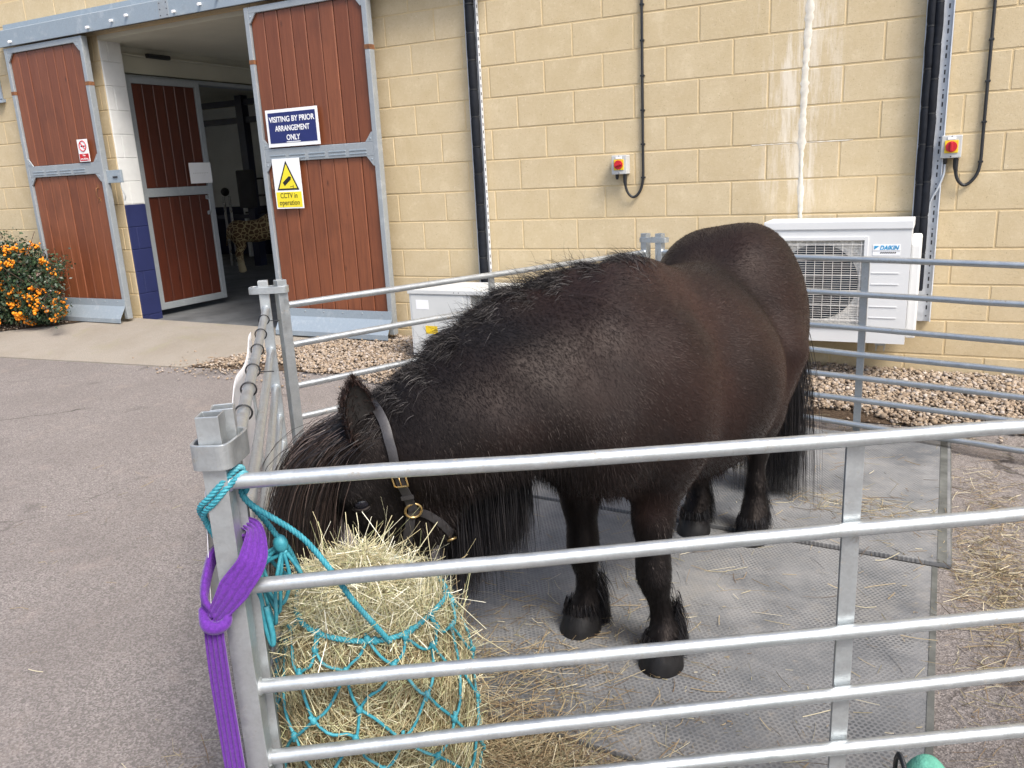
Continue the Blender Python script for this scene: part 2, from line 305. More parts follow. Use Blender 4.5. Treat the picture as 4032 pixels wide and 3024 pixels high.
class G:
    """collects geometry for one mesh"""
    def __init__(s): s.V = []; s.F = []; s.n = 0
    def add(s, V, F):
        V = np.asarray(V, float); s.V.append(V); s.F += [[i+s.n for i in f] for f in F]; s.n += len(V); return s
    def hollow(s, x, r, t, z0, z1, d=.06):
        q = [(-1, -1), (1, -1), (1, 1), (-1, 1)]; V = [(x+a*r, b*r, z0) for a, b in q]+[(x+a*r, b*r, z1) for a, b in q]+[(x+a*(r-t), b*(r-t), z1) for a, b in q]+[(x+a*(r-t), b*(r-t), z1-d) for a, b in q]
        F = [[3, 2, 1, 0], [12, 13, 14, 15]]
        for i in range(4): j = (i+1) % 4; F += [[i, j, 4+j, 4+i], [4+i, 4+j, 8+j, 8+i], [8+i, 8+j, 12+j, 12+i]]
        return s.add(V, F)
    def box(s, lo, hi, M=None, o=None):
        lo = np.array(lo, float); hi = np.array(hi, float)
        V = np.array([[(lo, hi)[i][0], (lo, hi)[j][1], (lo, hi)[k][2]] for i in (0, 1) for j in (0, 1) for k in (0, 1)])
        if M is not None: V = V@np.array(M)
        if o is not None: V = V+np.array(o)
        return s.add(V, [[0, 1, 3, 2], [4, 6, 7, 5], [0, 4, 5, 1], [2, 3, 7, 6], [0, 2, 6, 4], [1, 5, 7, 3]])
    def prism(s, poly, axis, a, b, M=None, o=None):
        """2-D polygon extruded along axis (0,1,2) from a to b"""
        n = len(poly); V = []
        for t in (a, b):
            for p in poly:
                q = list(p); q.insert(axis, t); V.append(q)
        V = np.array(V, float)
        if M is not None: V = V@np.array(M)
        if o is not None: V = V+np.array(o)
        F = [list(range(n))[::-1], list(range(n, 2*n))]+[[i, (i+1) % n, n+(i+1) % n, n+i] for i in range(n)]
        return s.add(V, F)
    def tube(s, P, r, k=10, cap=True, up=None):
        P = np.asarray(P, float); n = len(P); r = np.full(n, r) if np.isscalar(r) else np.asarray(r, float)
        T = np.gradient(P, axis=0); T /= np.linalg.norm(T, axis=1)[:, None]+1e-12
        u = np.array([0, 0, 1.]) if abs(T[0][2]) < .9 else np.array([1., 0, 0]); V = []
        u = np.cross(np.cross(T[0], u), T[0])
        for i in range(n):
            u = u-T[i]*(u@T[i]); u /= np.linalg.norm(u)+1e-12; w = np.cross(T[i], u)
            a = np.arange(k)*2*math.pi/k; V.append(P[i]+r[i]*(np.cos(a)[:, None]*u+np.sin(a)[:, None]*w))
        V = np.concatenate(V); F = [[i*k+j, i*k+(j+1) % k, (i+1)*k+(j+1) % k, (i+1)*k+j] for i in range(n-1) for j in range(k)]
        if cap: F += [list(range(k))[::-1], list(range((n-1)*k, n*k))]
        return s.add(V, F)
    def band(s, P, side, w, t):
        """flat strap along P; side = width direction per point, thickness t"""
        P = np.asarray(P, float); n = len(P); side = np.asarray(side, float)
        if side.ndim == 1: side = np.tile(side, (n, 1))
        T = np.gradient(P, axis=0); T /= np.linalg.norm(T, axis=1)[:, None]+1e-12
        side = side-T*(side*T).sum(1)[:, None]; side /= np.linalg.norm(side, axis=1)[:, None]+1e-12; N = np.cross(T, side)
        V = np.stack([P-side*w/2-N*t/2, P+side*w/2-N*t/2, P+side*w/2+N*t/2, P-side*w/2+N*t/2], 1).reshape(-1, 3)
        F = [[i*4+j, i*4+(j+1) % 4, (i+1)*4+(j+1) % 4, (i+1)*4+j] for i in range(n-1) for j in range(4)]+[[3, 2, 1, 0], [4*n-4, 4*n-3, 4*n-2, 4*n-1]]
        return s.add(V, F)
    def sphere(s, c, r, M=None, nu=10, nv=7):
        r = np.array([r]*3 if np.isscalar(r) else r, float); V = [[0, 0, 1]]; F = []
        for i in range(1, nv):
            for j in range(nu):
                th = math.pi*i/nv; ph = 2*math.pi*j/nu; V.append([math.sin(th)*math.cos(ph), math.sin(th)*math.sin(ph), math.cos(th)])
        V.append([0, 0, -1]); V = np.array(V)*r
        if M is not None: V = V@np.array(M)
        for j in range(nu): F.append([0, 1+j, 1+(j+1) % nu])
        for i in range(nv-2):
            for j in range(nu): a = 1+i*nu; F.append([a+j, a+nu+j, a+nu+(j+1) % nu, a+(j+1) % nu])
        b = 1+(nv-2)*nu
        for j in range(nu): F.append([b+j, len(V)-1, b+(j+1) % nu])
        return s.add(V+np.array(c), F)
    def mesh(s, name, bevel=0.0, smooth=False, seg=2, ang=35):
        me = bpy.data.meshes.new(name); me.from_pydata(np.concatenate(s.V).tolist(), [], s.F); me.update()
        if bevel:
            bm = bmesh.new(); bm.from_mesh(me)
            es = [e for e in bm.edges if len(e.link_faces) == 2 and e.calc_face_angle(0) > math.radians(ang)]
            bmesh.ops.bevel(bm, geom=es, offset=bevel, segments=seg, affect='EDGES', profile=.6, clamp_overlap=True)
            bm.to_mesh(me); bm.free()
        if smooth:
            me.polygons.foreach_set('use_smooth', np.ones(len(me.polygons), bool))
            if smooth == 'auto': me.set_sharp_from_angle(angle=math.radians(40))
        return me
    def obj(s, name, mat, parent=None, bevel=0.0, smooth=False, seg=2):
        return link(name, s.mesh(name, bevel, smooth, seg), mat, parent)

def catmull(P, m=8):
    P = np.asarray(P, float); Q = np.vstack([2*P[0]-P[1], P, 2*P[-1]-P[-2]]); out = []
    for i in range(1, len(Q)-2):
        t = np.linspace(0, 1, m, endpoint=False)[:, None]; a, b, c, d = Q[i-1], Q[i], Q[i+1], Q[i+2]
        out.append(.5*((2*b)+(-a+c)*t+(2*a-5*b+4*c-d)*t**2+(-a+3*b-3*c+d)*t**3))
    out.append(P[-1:]); return np.vstack(out)

def strands(name, P, w, mat, parent=None, rnd=None, tint=None, taper=True, nor=None):
    """P (n,m,3) polylines -> ribbons, w (n,) base widths"""
    P = np.asarray(P, np.float32); n, mm, _ = P.shape
    T = np.gradient(P, axis=1); T /= np.linalg.norm(T, axis=2, keepdims=True)+1e-9
    rv = rng.normal(size=(n, 1, 3)) if nor is None else (nor+rng.normal(0, .14, nor.shape))[:, None]; S = np.cross(T, np.broadcast_to(rv, T.shape)); S /= np.linalg.norm(S, axis=2, keepdims=True)+1e-9
    prof = (1-np.linspace(0, 1, mm)**2*.93) if taper else np.ones(mm)
    ww = (np.asarray(w)[:, None]*prof[None])[:, :, None]*.5
    if nor is not None: S = -S
    V = np.stack([P-S*ww, P+S*ww], 2).reshape(-1, 3)
    base = (np.arange(n)*mm*2)[:, None]+(np.arange(mm-1)*2)[None]
    F = np.stack([base, base+1, base+3, base+2], 2).reshape(-1, 4)
    r = np.repeat(rng.random(n) if rnd is None else rnd, mm*2); t = None if tint is None else np.repeat(tint, mm*2)
    return link(name, np_mesh(name, V, [F], r, t, smooth=True), mat, parent)

def rope(name, P, r, mat, parent=None, pitch=.03, k=6):
    """three-strand laid rope"""
    P = np.asarray(P, float); d = np.r_[0, np.cumsum(np.linalg.norm(np.diff(P, axis=0), axis=1))]; n = max(8, int(d[-1]/(pitch/7)))
    s = np.linspace(0, d[-1], n); Q = np.stack([np.interp(s, d, P[:, i]) for i in range(3)], 1)
    for _ in range(3): Q[1:-1] = .5*Q[1:-1]+.25*(Q[:-2]+Q[2:])
    T = np.gradient(Q, axis=0); T /= np.linalg.norm(T, axis=1)[:, None]+1e-12
    u = np.array([.3, .2, 1.]); U = []
    for i in range(n): u = u-T[i]*(u@T[i]); u = u/(np.linalg.norm(u)+1e-12); U.append(u)
    U = np.array(U); W = np.cross(T, U); g = G()
    for j in range(3):
        a = s/pitch*2*math.pi+j*2*math.pi/3
        g.tube(Q+(np.cos(a)[:, None]*U+np.sin(a)[:, None]*W)*r*.52, r*.56, k)
    return g.obj(name, mat, parent, smooth=True)

def text_mesh(txt, size, bold=0.0, align='CENTER', shear=0.0):
    cu = bpy.data.curves.new('lettering', 'FONT'); cu.body = txt; cu.size = size; cu.align_x = align; cu.align_y = 'CENTER'; cu.offset = bold; cu.shear = shear; cu.extrude = .0006; cu.resolution_u = 4
    o = bpy.data.objects.new('lettering', cu); COL.objects.link(o); bpy.context.view_layer.update()
    me = bpy.data.meshes.new_from_object(o.evaluated_get(bpy.context.evaluated_depsgraph_get())); bpy.data.objects.remove(o); me.materials.clear(); return me
def letters(name, txt, size, x, y, z, mat, parent, bold=0.0, align='CENTER', shear=0.0, width=None):
    """lettering on a plane facing -Y; width scales to fit"""
    me = text_mesh(txt, size, bold, align, shear)
    if width:
        xs = [v.co.x for v in me.vertices]; k = width/(max(xs)-min(xs))
        for v in me.vertices: v.co.x *= k
    o = link(name, me, mat, parent); o.location = (x, y, z); o.rotation_euler = (math.radians(90), 0, 0); return o
# ------------------------------------------------------------------ ground
def gz(x, y):
    """ground height: level yard that rises a little towards the building"""
    x = np.asarray(x, float); y = np.asarray(y, float)
    t = np.clip((y+1.18)/1.18, 0, 1); t = t*(1.6-.6*t)
    return t*np.clip(.105-.012*(x-1.0), .07, .17)
def sheet(name, xs, ys, mat, dz=0.0, mask=None):
    X, Y = np.meshgrid(xs, ys, indexing='ij'); V = np.stack([X, Y, gz(X, Y)+dz], 2).reshape(-1, 3); ny = len(ys)
    i, j = np.meshgrid(np.arange(len(xs)-1), np.arange(ny-1), indexing='ij'); a = (i*ny+j).ravel()
    return link(name, np_mesh(name, V, [np.stack([a, a+ny, a+ny+1, a+1], 1)], smooth=True), mat)
xs = np.r_[-60, -30, -15, np.linspace(-9, 9, 73), 15, 30, 60]; ys = np.r_[-60, -30, -15, np.linspace(-8, -1.3, 40), np.linspace(-1.2, -.02, 24)]
structure(sheet('ground', xs, ys, 'tarmac'))
def poly_sheet(name, poly, mat, dz, side=.0):
    g = G(); n = len(poly); P = np.array([(x, y, float(gz(x, y))+dz) for x, y in poly])
    g.add(P, [list(range(n))])
    if side:
        Q = P.copy(); Q[:, 2] -= side; g.add(np.vstack([P, Q]), [[i, n+i, n+(i+1) % n, (i+1) % n] for i in range(n)])
    me = g.mesh(name); bm = bmesh.new(); bm.from_mesh(me); bmesh.ops.triangulate(bm, faces=[f for f in bm.faces if len(f.verts) > 4])
    for _ in range(4): bmesh.ops.subdivide_edges(bm, edges=[e for e in bm.edges if e.calc_length() > .5], cuts=1, use_grid_fill=True)
    for v in bm.verts:
        if side == 0 or v.co.z > float(gz(v.co.x, v.co.y))+dz-side*.5: v.co.z = float(gz(v.co.x, v.co.y))+dz
    bm.to_mesh(me); bm.free(); return link(name, me, mat)
structure(poly_sheet('concrete_apron', [(-9, -1.0), (-6.2, -1.28), (-4.8, -1.22), (-3.6, -1.15), (-2.45, -1.10), (-1.95, -.62), (-1.55, -.02), (-4.2, -.02), (-4.2, .02), (-4.55, -.10), (-5.0, -.42), (-5.9, -.85), (-7.5, -.95)], 'concrete', .012, .05))
structure(poly_sheet('flower_bed', [(-9, -.98), (-7.4, -.93), (-5.9, -.83), (-5.0, -.40), (-4.6, -.08), (-4.6, -.02), (-9, -.02)], 'soil', .016))
structure(poly_sheet('gravel_bed', [(-2.40, -1.08), (-1.93, -.62), (-1.52, -.02), (9, -.02), (9, -.98), (4, -1.0), (2.4, -1.02), (.5, -.98), (-.6, -.95), (-1.5, -1.0)], 'soil', .006))

# loose stones of the gravel strip
def icosa():
    t = (1+5**.5)/2; V = np.array([(-1, t, 0), (1, t, 0), (-1, -t, 0), (1, -t, 0), (0, -1, t), (0, 1, t), (0, -1, -t), (0, 1, -t), (t, 0, -1), (t, 0, 1), (-t, 0, -1), (-t, 0, 1)], float)
    F = np.array([(0, 11, 5), (0, 5, 1), (0, 1, 7), (0, 7, 10), (0, 10, 11), (1, 5, 9), (5, 11, 4), (11, 10, 2), (10, 7, 6), (7, 1, 8), (3, 9, 4), (3, 4, 2), (3, 2, 6), (3, 6, 8), (3, 8, 9), (4, 9, 5), (2, 4, 11), (6, 2, 10), (8, 6, 7), (9, 8, 1)])
    return V/np.linalg.norm(V[0]), F
def stones(name, P, size, mat):
    iv, fi = icosa(); n = len(P); A = rng.normal(size=(n, 3, 3)); Q = np.linalg.qr(A)[0]
    sc = size[:, None]*rng.uniform(.55, 1.15, (n, 3)); V = iv[None]*rng.uniform(.72, 1.15, (n, 12, 1))*sc[:, None]
    V = np.einsum('nvi,nij->nvj', V, Q); V[:, :, 2] *= .75; V += P[:, None]
    F = (fi[None]+(np.arange(n)*12)[:, None, None]).reshape(-1, 3)
    o = link(name, np_mesh(name, V.reshape(-1, 3), [F], np.repeat(rng.random(n), 12), smooth=False), mat); return stuff(o)
def in_gravel(x, y):
    edge = -1.0+.07*np.sin(x*3.1)+.05*np.sin(x*7.3+1)
    left = np.where(y < -.6, -2.35+(y+1.08)*.87, -1.93+(y+.62)*.70)
    return (y > edge) & (x > left) & (y < -.03)
px = rng.uniform(-2.5, 4.6, 52000); py = rng.uniform(-1.1, -.03, 52000); k = in_gravel(px, py)
px, py = px[k][:34000], py[k][:34000]
sz = rng.gamma(7, .0017, len(px)); sz = np.clip(sz, .006, .024)
thin = (py < -.92) & (rng.random(len(px)) < .4); px, py, sz = px[~thin], py[~thin], sz[~thin]
o = stones('gravel', np.stack([px, py, gz(px, py)+.006+sz*.35+rng.random(len(px))*.018], 1), sz, 'gravel')
tag(o, 'loose buff and brown gravel strip along the foot of the block wall', 'gravel')
# stray stones on the tarmac and bark crumbs in the bed
px = np.r_[rng.uniform(-2.6, 4.5, 320), rng.normal(-2.0, .35, 260)]; py = np.r_[rng.normal(-1.12, .08, 320), rng.normal(-1.05, .10, 260)]
o = stones('stray_gravel', np.stack([px, py, gz(px, py)+.014], 1), rng.uniform(.005, .014, len(px)), 'gravel'); tag(o, 'stray small stones scattered on the tarmac beside the gravel strip', 'gravel')

# ------------------------------------------------------------------ block wall
WALL = thing('block_wall', 'tall buff concrete block wall of the barn, behind the pen', 'wall')
OPEN = (-4.20, -2.0, 2.90)      # doorway x0, x1, top
g = G(); YB = .0
for lo, hi in (((-12, YB, -.3), (OPEN[0], .25, 6)), ((OPEN[1], YB, -.3), (12, .25, 6)), ((OPEN[0], YB, OPEN[2]), (OPEN[1], .25, 6))): g.box(lo, hi)
g.obj('wall_core', 'wall_core', WALL)
CACHE = {}
def block_mesh(w, h, d=.05, key='buff_block'):
    k = (round(w, 3), round(h, 3), key)
    if k not in CACHE:
        g = G(); g.box((-w/2, 0, -h/2), (w/2, d, h/2)); me = g.mesh('block', bevel=.0025, seg=1); me.materials.append(MATS[key]); CACHE[k] = me
    return CACHE[k]
J = .0055
def put_block(x0, x1, z0, z1, parent, key='buff_block'):
    if x1-x0 < .05: return
    o = bpy.data.objects.new('block', block_mesh(x1-x0-2*J, z1-z0-2*J, key=key)); COL.objects.link(o); o.parent = parent
    o.location = ((x0+x1)/2, -.0030+random.uniform(-.0008, .0008), (z0+z1)/2)
for row in range(0, 15):
    z0 = -.025+row*.225; z1 = z0+.225
    n = 12-row            # course counted down from the top, as measured
    off = 0.0 if n % 2 else .225
    for kx in range(-16, 11):
        x0 = kx*.45+off; x1 = x0+.45
        if x1 < -6.3 or x0 > 4.3: continue
        if row < 13:      # courses beside the doorway
            if x1 <= OPEN[0]+.001 or x0 >= OPEN[1]-.001: put_block(x0, x1, z0, z1, WALL)
            elif x0 < OPEN[0]: put_block(x0, OPEN[0], z0, z1, WALL)
            elif x1 > OPEN[1]: put_block(OPEN[1], x1, z0, z1, WALL)
        else: put_block(x0, x1, z0, z1, WALL)
# movement joint: ragged mastic bead
zz = np.linspace(1.02, 3.4, 140); g = G()
xx = 2.252+.010*np.sin(zz*3.1)+np.cumsum(rng.normal(0, .0016, len(zz)))*.35; ww = .010+.012*rng.random(len(zz))+.008*np.sin(zz*9)**2
ww[zz < 1.5] *= .7
V = np.concatenate([np.stack([xx-ww, 0*zz-.0035, zz], 1), np.stack([xx, 0*zz-.011, zz], 1), np.stack([xx+ww*1.1, 0*zz-.0035, zz], 1)]); nz = len(zz)
g.add(V, [[i, i+1, nz+i+1, nz+i] for i in range(nz-1)]+[[nz+i, nz+i+1, 2*nz+i+1, 2*nz+i] for i in range(nz-1)])
tag(g.obj('joint_sealant', 'mastic', None, smooth=True), 'ragged pale sealant bead running down the wall above the white unit', 'sealant')

g = G(); xs_ = np.linspace(1.93, 2.55, 40); hh = .0015+.0025*rng.random(40); V = np.concatenate([np.stack([xs_, 0*xs_-.0036, 1.550-hh], 1), np.stack([xs_, 0*xs_-.0050, 1.550+hh*0], 1), np.stack([xs_, 0*xs_-.0036, 1.550+hh], 1)]); g.add(V, [[i, i+1, 41+i, 40+i] for i in range(39)]+[[40+i, 41+i, 81+i, 80+i] for i in range(39)]); g.obj('lime_smear', 'mastic', WALL)
# ------------------------------------------------------------------ doorway, jamb and barn interior
jb = thing('door_jamb', 'painted block doorway jamb, white above and navy below', 'door jamb', (OPEN[0], 0, 0))
for row in range(0, 13):
    z0 = max(.10, -.025+row*.225); z1 = -.025+row*.225+.225
    key = 'blue_block' if z1 <= 1.36 else 'white_block'
    parts = [(.004, .24)] if row % 2 else [(.004, .09), (.09, .24)]
    for a, b in parts:
        g = G(); g.box((-.06, a+J, z0+.003), (.006, b-J*.4, z1-.003)); me = g.mesh('block', bevel=.003, seg=1); link('block', me, key, jb)
g = G(); g.box((-.055, .002, 1.32), (.001, .25, 2.9)); g.obj('jamb_core', 'white_block', jb)
g = G(); g.box((-.055, .002, .05), (.001, .25, 1.32)); g.obj('jamb_core', 'blue_block', jb)
FZ = .135
g = G(); g.box((-14, .02, FZ-.1), (2, 9, FZ)); structure(g.obj('barn_floor', 'barn_floor'))
g = G()
for lo, hi in (((-14, .25, 2.87), (-10, 9, 3.0)), ((-10, .25, 2.87), (-7.4, .6, 3.0)), ((-10, 3.0, 2.87), (-7.4, 9, 3.0)), ((-7.4, .25, 2.87), (2, 9, 3.0))): g.box(lo, hi)  # gap between the slabs is an added roof opening that lets daylight in
structure(g.obj('barn_ceiling', 'cream_paint'))
g = G(); g.box((OPEN[0], .0, 2.86), (OPEN[1], .25, 2.899)); tag(g.obj('door_lintel', 'cream_paint'), 'cream painted lintel soffit over the barn doorway', 'lintel')
iw = thing('inner_wall', 'cream inner wall and header running back from the doorway', 'wall', (-4.4, .25, 0))
g = G(); g.box((-.1, .0, 2.62), (.0, 2.6, 2.87)); g.obj('header', 'cream_paint', iw)
g = G(); g.box((-.12, .0, 2.56), (.04, 2.6, 2.60)); g.obj('header_rail', 'galvanised_frame', iw)
P = catmull([(.03, .1, 2.80), (.03, .5, 2.79), (.03, 1.2, 2.795), (.03, 2.5, 2.79)], 6); g = G(); g.tube(P, .012, 8); g.obj('conduit', 'cream_paint', iw, smooth=True)
g = G(); g.box((.035, .42, 2.775), (.075, .72, 2.82)); g.obj('cable_clump', 'black_cable', iw, bevel=.01)
g = G(); g.box((-4.5, 2.9, FZ), (-1.2, 3.0, 2.87)); tag(g.obj('lobby_wall', 'white_paint'), 'plain inner lobby wall behind the right sliding door', 'wall')
g = G(); g.box((-1.9, .3, FZ), (-1.8, 2.9, 2.87)); tag(g.obj('lobby_side_wall', 'white_paint'), 'plain side wall inside the doorway', 'wall')
bw = thing('back_wall', 'far wall inside the barn, white above a navy dado', 'wall', (-9, 6.4, 0))
g = G(); g.box((-5, 0, 1.05), (8, .1, 2.87)); g.obj('upper_wall', 'white_paint', bw)
g = G(); g.box((-5, -.01, FZ), (8, .1, 1.05)); g.obj('dado', 'navy_paint', bw)
g = G(); g.box((1.5, -.03, 1.15), (3.2, -.012, 1.75)); g.obj('notice_board', 'timber_shelf', bw)
sw_ = thing('side_wall', 'dim side wall at the far left inside the barn', 'wall', (-10.5, 2, 0))
g = G(); g.box((-.1, -2, 1.25), (0, 5.2, 2.87)); g.obj('upper_wall', 'white_paint', sw_)
g = G(); g.box((-.1, -2, FZ), (.01, 5.2, 1.25)); g.obj('dado', 'navy_paint', sw_)

# ------------------------------------------------------------------ doors
def planks(parent, x0, x1, z0, z1, y, n, mat):
    w = (x1-x0)/n
    for i in range(n):
        k = ('plank', round(w, 3), round(z1-z0, 3), mat)
        if k not in CACHE:
            g = G(); g.box((-w/2+.0032, 0, 0), (w/2-.0032, .022, z1-z0)); me = g.mesh('plank', bevel=.006, seg=1); me.materials.append(MATS[mat]); CACHE[k] = me
        o = bpy.data.objects.new('plank', CACHE[k]); COL.objects.link(o); o.parent = parent; o.location = (x0+(i+.5)*w, y+random.uniform(-.0015, .0015), z0)
    g = G(); g.box((x0, y+.014, z0), (x1, y+.03, z1)); g.obj('backing', 'slot_dark', parent)
def d_handle(parent, x, y, z, s=1.0, mat='galvanised_frame'):
    h = G(); P = catmull([(x, y, z-.07*s), (x, y-.035*s, z-.06*s), (x, y-.045*s, z), (x, y-.035*s, z+.06*s), (x, y, z+.07*s)], 5); h.tube(P, .007*s, 8)
    for q in (-.085, .085): h.box((x-.014, y-.004, z+q*s-.02), (x+.014, y+.002, z+q*s+.02))
    h.obj('handle', mat, parent, smooth='auto')
def slide_door(x0, x1, z0, z1, zm, label, n, handle_x):
    """galvanised frame with boarded panels; local origin at its bottom left"""
    t = thing('sliding_door', label, 'door', (x0, -.145, z0), 'sliding barn doors'); w = x1-x0; h = z1-z0; m0 = zm-z0-.055; m1 = zm-z0+.055; f = .046
    for a, b, c, d in ((0, f, 0, h), (w-f, w, 0, h)):
        g = G(); g.box((a, -.028, c), (b, .036, d)); g.obj('frame_stile', 'galvanised_frame', t, bevel=.005)
        # rusty strap stain where the stile was welded
        g = G(); g.box((a-.0015, -.0295, h-.44), (b+.0015, .0375, h-.405)); g.obj('rust_band', 'rust', t)
    g = G(); g.box((f, -.026, h-.05), (w-f, .034, h)); g.obj('frame_rail', 'galvanised_frame', t, bevel=.004)
    g = G(); g.box((f, -.026, m0), (w-f, .034, m1))
    mr = g.obj('middle_rail', 'galvanised_frame', t, bevel=.005)
    for zz_ in (m0+.022, m0+.048):
        xx_ = f+.06
        while xx_ < w-f-.2:
            g = G(); g.box((xx_, -.031, zz_), (xx_+.17, -.0262, zz_+.010)); g.obj('slot_rib', 'galvanised_kick', mr, bevel=.003); xx_ += .21
        zz_ += .03
    for xa, sx in ((f, 1), (w-f, -1)):
        for za, szn in ((h-.05, -1), (m1, 1), (m0, -1), (.155, 1)):
            if za == .155: continue
            g = G(); q = .075; g.prism([(xa, za), (xa+sx*q, za), (xa+sx*.012, za+szn*q), (xa, za+szn*q)], 1, -.0265, -.012); g.obj('gusset', 'galvanised_frame', t, bevel=.0015)
            b = G(); b.sphere((xa+sx*.022, -.028, za+szn*.025), (.007, .004, .007), nu=8, nv=5); b.obj('bolt', 'galvanised_kick', t, smooth=True)
    planks(t, f, w-f, .155, m0, -.006, n, 'red_wood'); planks(t, f, w-f, m1, h-.05, -.006, n, 'red_wood')
    # flared kick plate
    g = G(); yk = -.030; poly = [(yk, .20), (yk-.004, .20), (yk-.008, .13), (yk-.085, .012), (yk-.085, -.03), (yk-.079, -.03), (yk-.079, .010), (yk, .125)]
    g.prism(poly, 0, .006, w-.006); kp = g.obj('kick_plate', 'galvanised_kick', t, bevel=.001)
    for xq in np.linspace(.1, w-.1, 6):
        b = G(); b.sphere((xq, yk-.007, .175), (.007, .004, .007), nu=8, nv=5); b.obj('bolt', 'galvanised_frame', kp, smooth=True)
    d_handle(t, handle_x, -.006, zm-z0-.24, .72, 'rust')
    return t
DL = slide_door(-5.37, -4.20, .20, 2.885, 1.69, 'red boarded sliding barn door beside the orange flowering shrub', 8, 1.03)
DR = slide_door(-2.17, -.94, .18, 2.87, 1.69, 'red boarded sliding barn door carrying the navy visiting sign', 8, .10)
# door lock tongue
lk = thing('door_latch', 'grey steel latch plate jutting from the left sliding door edge', 'latch', (-4.2, -.13, 1.54))
g = G(); g.box((.0, -.012, .0), (.20, .012, .12)); g.obj('plate', 'galvanised_kick', lk, bevel=.003)
g = G(); g.box((.09, -.02, .045), (.15, -.011, .062)); g.obj('slot', 'slot_dark', lk)
P = catmull([(.16, .0, .0), (.17, .0, -.06), (.19, .01, -.13), (.175, .01, -.17)], 6); g = G(); g.tube(P, .004, 6); g.obj('chain', 'galvanised', lk, smooth=True)

# overhead track
tr = thing('door_track', 'long grey steel sliding door track hood above the doorway', 'track', (0, 0, 2.9))
g = G(); g.prism([(-.002, .245), (-.012, .245), (-.014, .20), (-.185, .15), (-.190, .145), (-.190, .0), (-.183, -.004), (-.183, .14), (-.012, .19), (-.002, .19)], 0, -5.55, .2); g.obj('hood', 'galvanised_kick', tr)
g = G(); g.box((-5.5, -.13, .02), (.15, -.07, .06)); g.obj('rail', 'slot_dark', tr)
for i, bx_ in enumerate((-4.05, -3.72, -3.52, -2.93, -2.62, -2.42, -5.2, -1.6, -1.2)):
    g = G(); a = np.array([-.0, -1, .1]); g.tube([(bx_, -.188, .035+.02*(i % 3)), (bx_+.004, -.222, .028+.02*(i % 3))], .012, 6); g.obj('bolt', 'sign_white', tr)
g = G(); g.box((-3.12, -.1935, .0), (-3.0, -.1895, .14)); jp = g.obj('joint_plate', 'galvanised_frame', tr)
for ix in (-3.10, -3.02):
    for iz in (.02, .07, .12): g = G(); g.sphere((ix, -.194, iz), (.006, .003, .006), nu=8, nv=5); g.obj('rivet', 'slot_dark', jp, smooth=True)

# inner stable door, open along the passage
idr = thing('stable_door', 'dark boarded stable door with grey frame inside the doorway', 'door', (-4.33, .33, .20)); L = .92; H = 2.37
def rotxy(o): o.rotation_euler = (0, 0, math.radians(90)); return o
idr.rotation_euler = (0, 0, math.radians(88))
for a, b in ((0, .06), (L-.06, L)): g = G(); g.box((a, -.03, 0), (b, .03, H)); g.obj('frame_stile', 'galvanised_frame', idr, bevel=.004)
for a, b in ((0, .07), (1.18, 1.27), (H-.06, H)): g = G(); g.box((.06, -.028, a), (L-.06, .028, b)); g.obj('frame_rail', 'galvanised_frame', idr, bevel=.004)
planks(idr, .06, L-.06, .07, 1.18, -.012, 6, 'dark_wood'); planks(idr, .06, L-.06, 1.27, H-.06, -.012, 6, 'dark_wood')
d_handle(idr, L-.09, -.014, 1.06, 1.0)
g = G(); g.box((-.05, -.02, -.05), (-.012, .06, H+.08)); g.obj('door_post', 'galvanised_frame', idr, bevel=.003)
pn = thing('paper_notice', 'white paper notice taped to the dark stable door', 'notice', (-4.33, .36, .20)); pn.rotation_euler = idr.rotation_euler
g = G(); g.box((.60, -.034, 1.30), (.90, -.0335+.001, 1.52)); g.obj('sheet', 'sign_white', pn)
for i in range(9):
    g = G(); g.box((.645+i*.024, -.0346, 1.405), (.660+i*.024, -.0341, 1.413)); g.obj('faint_print', 'ac_grey', pn)

# signs
def sign_plate(name, label, cat, x0, x1, z0, z1, y, mat='sign_white', tilt=0.0):
    t = thing(name, label, cat, ((x0+x1)/2, y, (z0+z1)/2)); t.rotation_euler = (0, tilt, 0); w = x1-x0; h = z1-z0
    g = G(); g.box((-w/2, 0, -h/2), (w/2, .004, h/2)); g.obj('plate', mat, t, bevel=.001); return t, w, h
s, w, h = sign_plate('visiting_sign', 'navy sign with white capitals on the right sliding door', 'sign', -2.055, -1.50, 1.755, 2.055, -.185)
g = G(); g.box((-w/2+.025, -.0015, -h/2+.03), (w/2-.025, -.0003, h/2-.025)); g.obj('navy_panel', 'sign_navy', s)
letters('lettering', 'VISITING BY PRIOR', .062, 0, -.0025, .068, 'sign_white', s, .0012, width=.485)
letters('lettering', 'ARRANGEMENT', .062, .0, -.0025, -.005, 'sign_white', s, .0012, width=.37)
letters('lettering', 'ONLY', .062, .0, -.0025, -.080, 'sign_white', s, .0012, width=.145)
g = G(); g.box((-.075, -.0025, -.117), (.075, -.0016, -.110)); g.obj('underline', 'sign_white', s)
s, w, h = sign_plate('cctv_sign', 'white and yellow CCTV warning sign below the navy sign', 'sign', -2.045, -1.745, 1.245, 1.66, -.185)
def tri(k, zc): r = k; return [(0, zc+r), (-r*.80, zc-r*.62), (r*.80, zc-r*.62)]
g = G(); g.prism(tri(.150, .04), 1, -.0014, -.0003); g.obj('black_triangle', 'sign_black', s)
g = G(); g.prism(tri(.122, .037), 1, -.0026, -.0014); g.obj('yellow_triangle', 'sign_yellow', s)
g = G(); c_, s_ = math.cos(.62), math.sin(.62)
def cp(x, z): return (x*c_-z*s_-.005, x*s_+z*c_+.022)
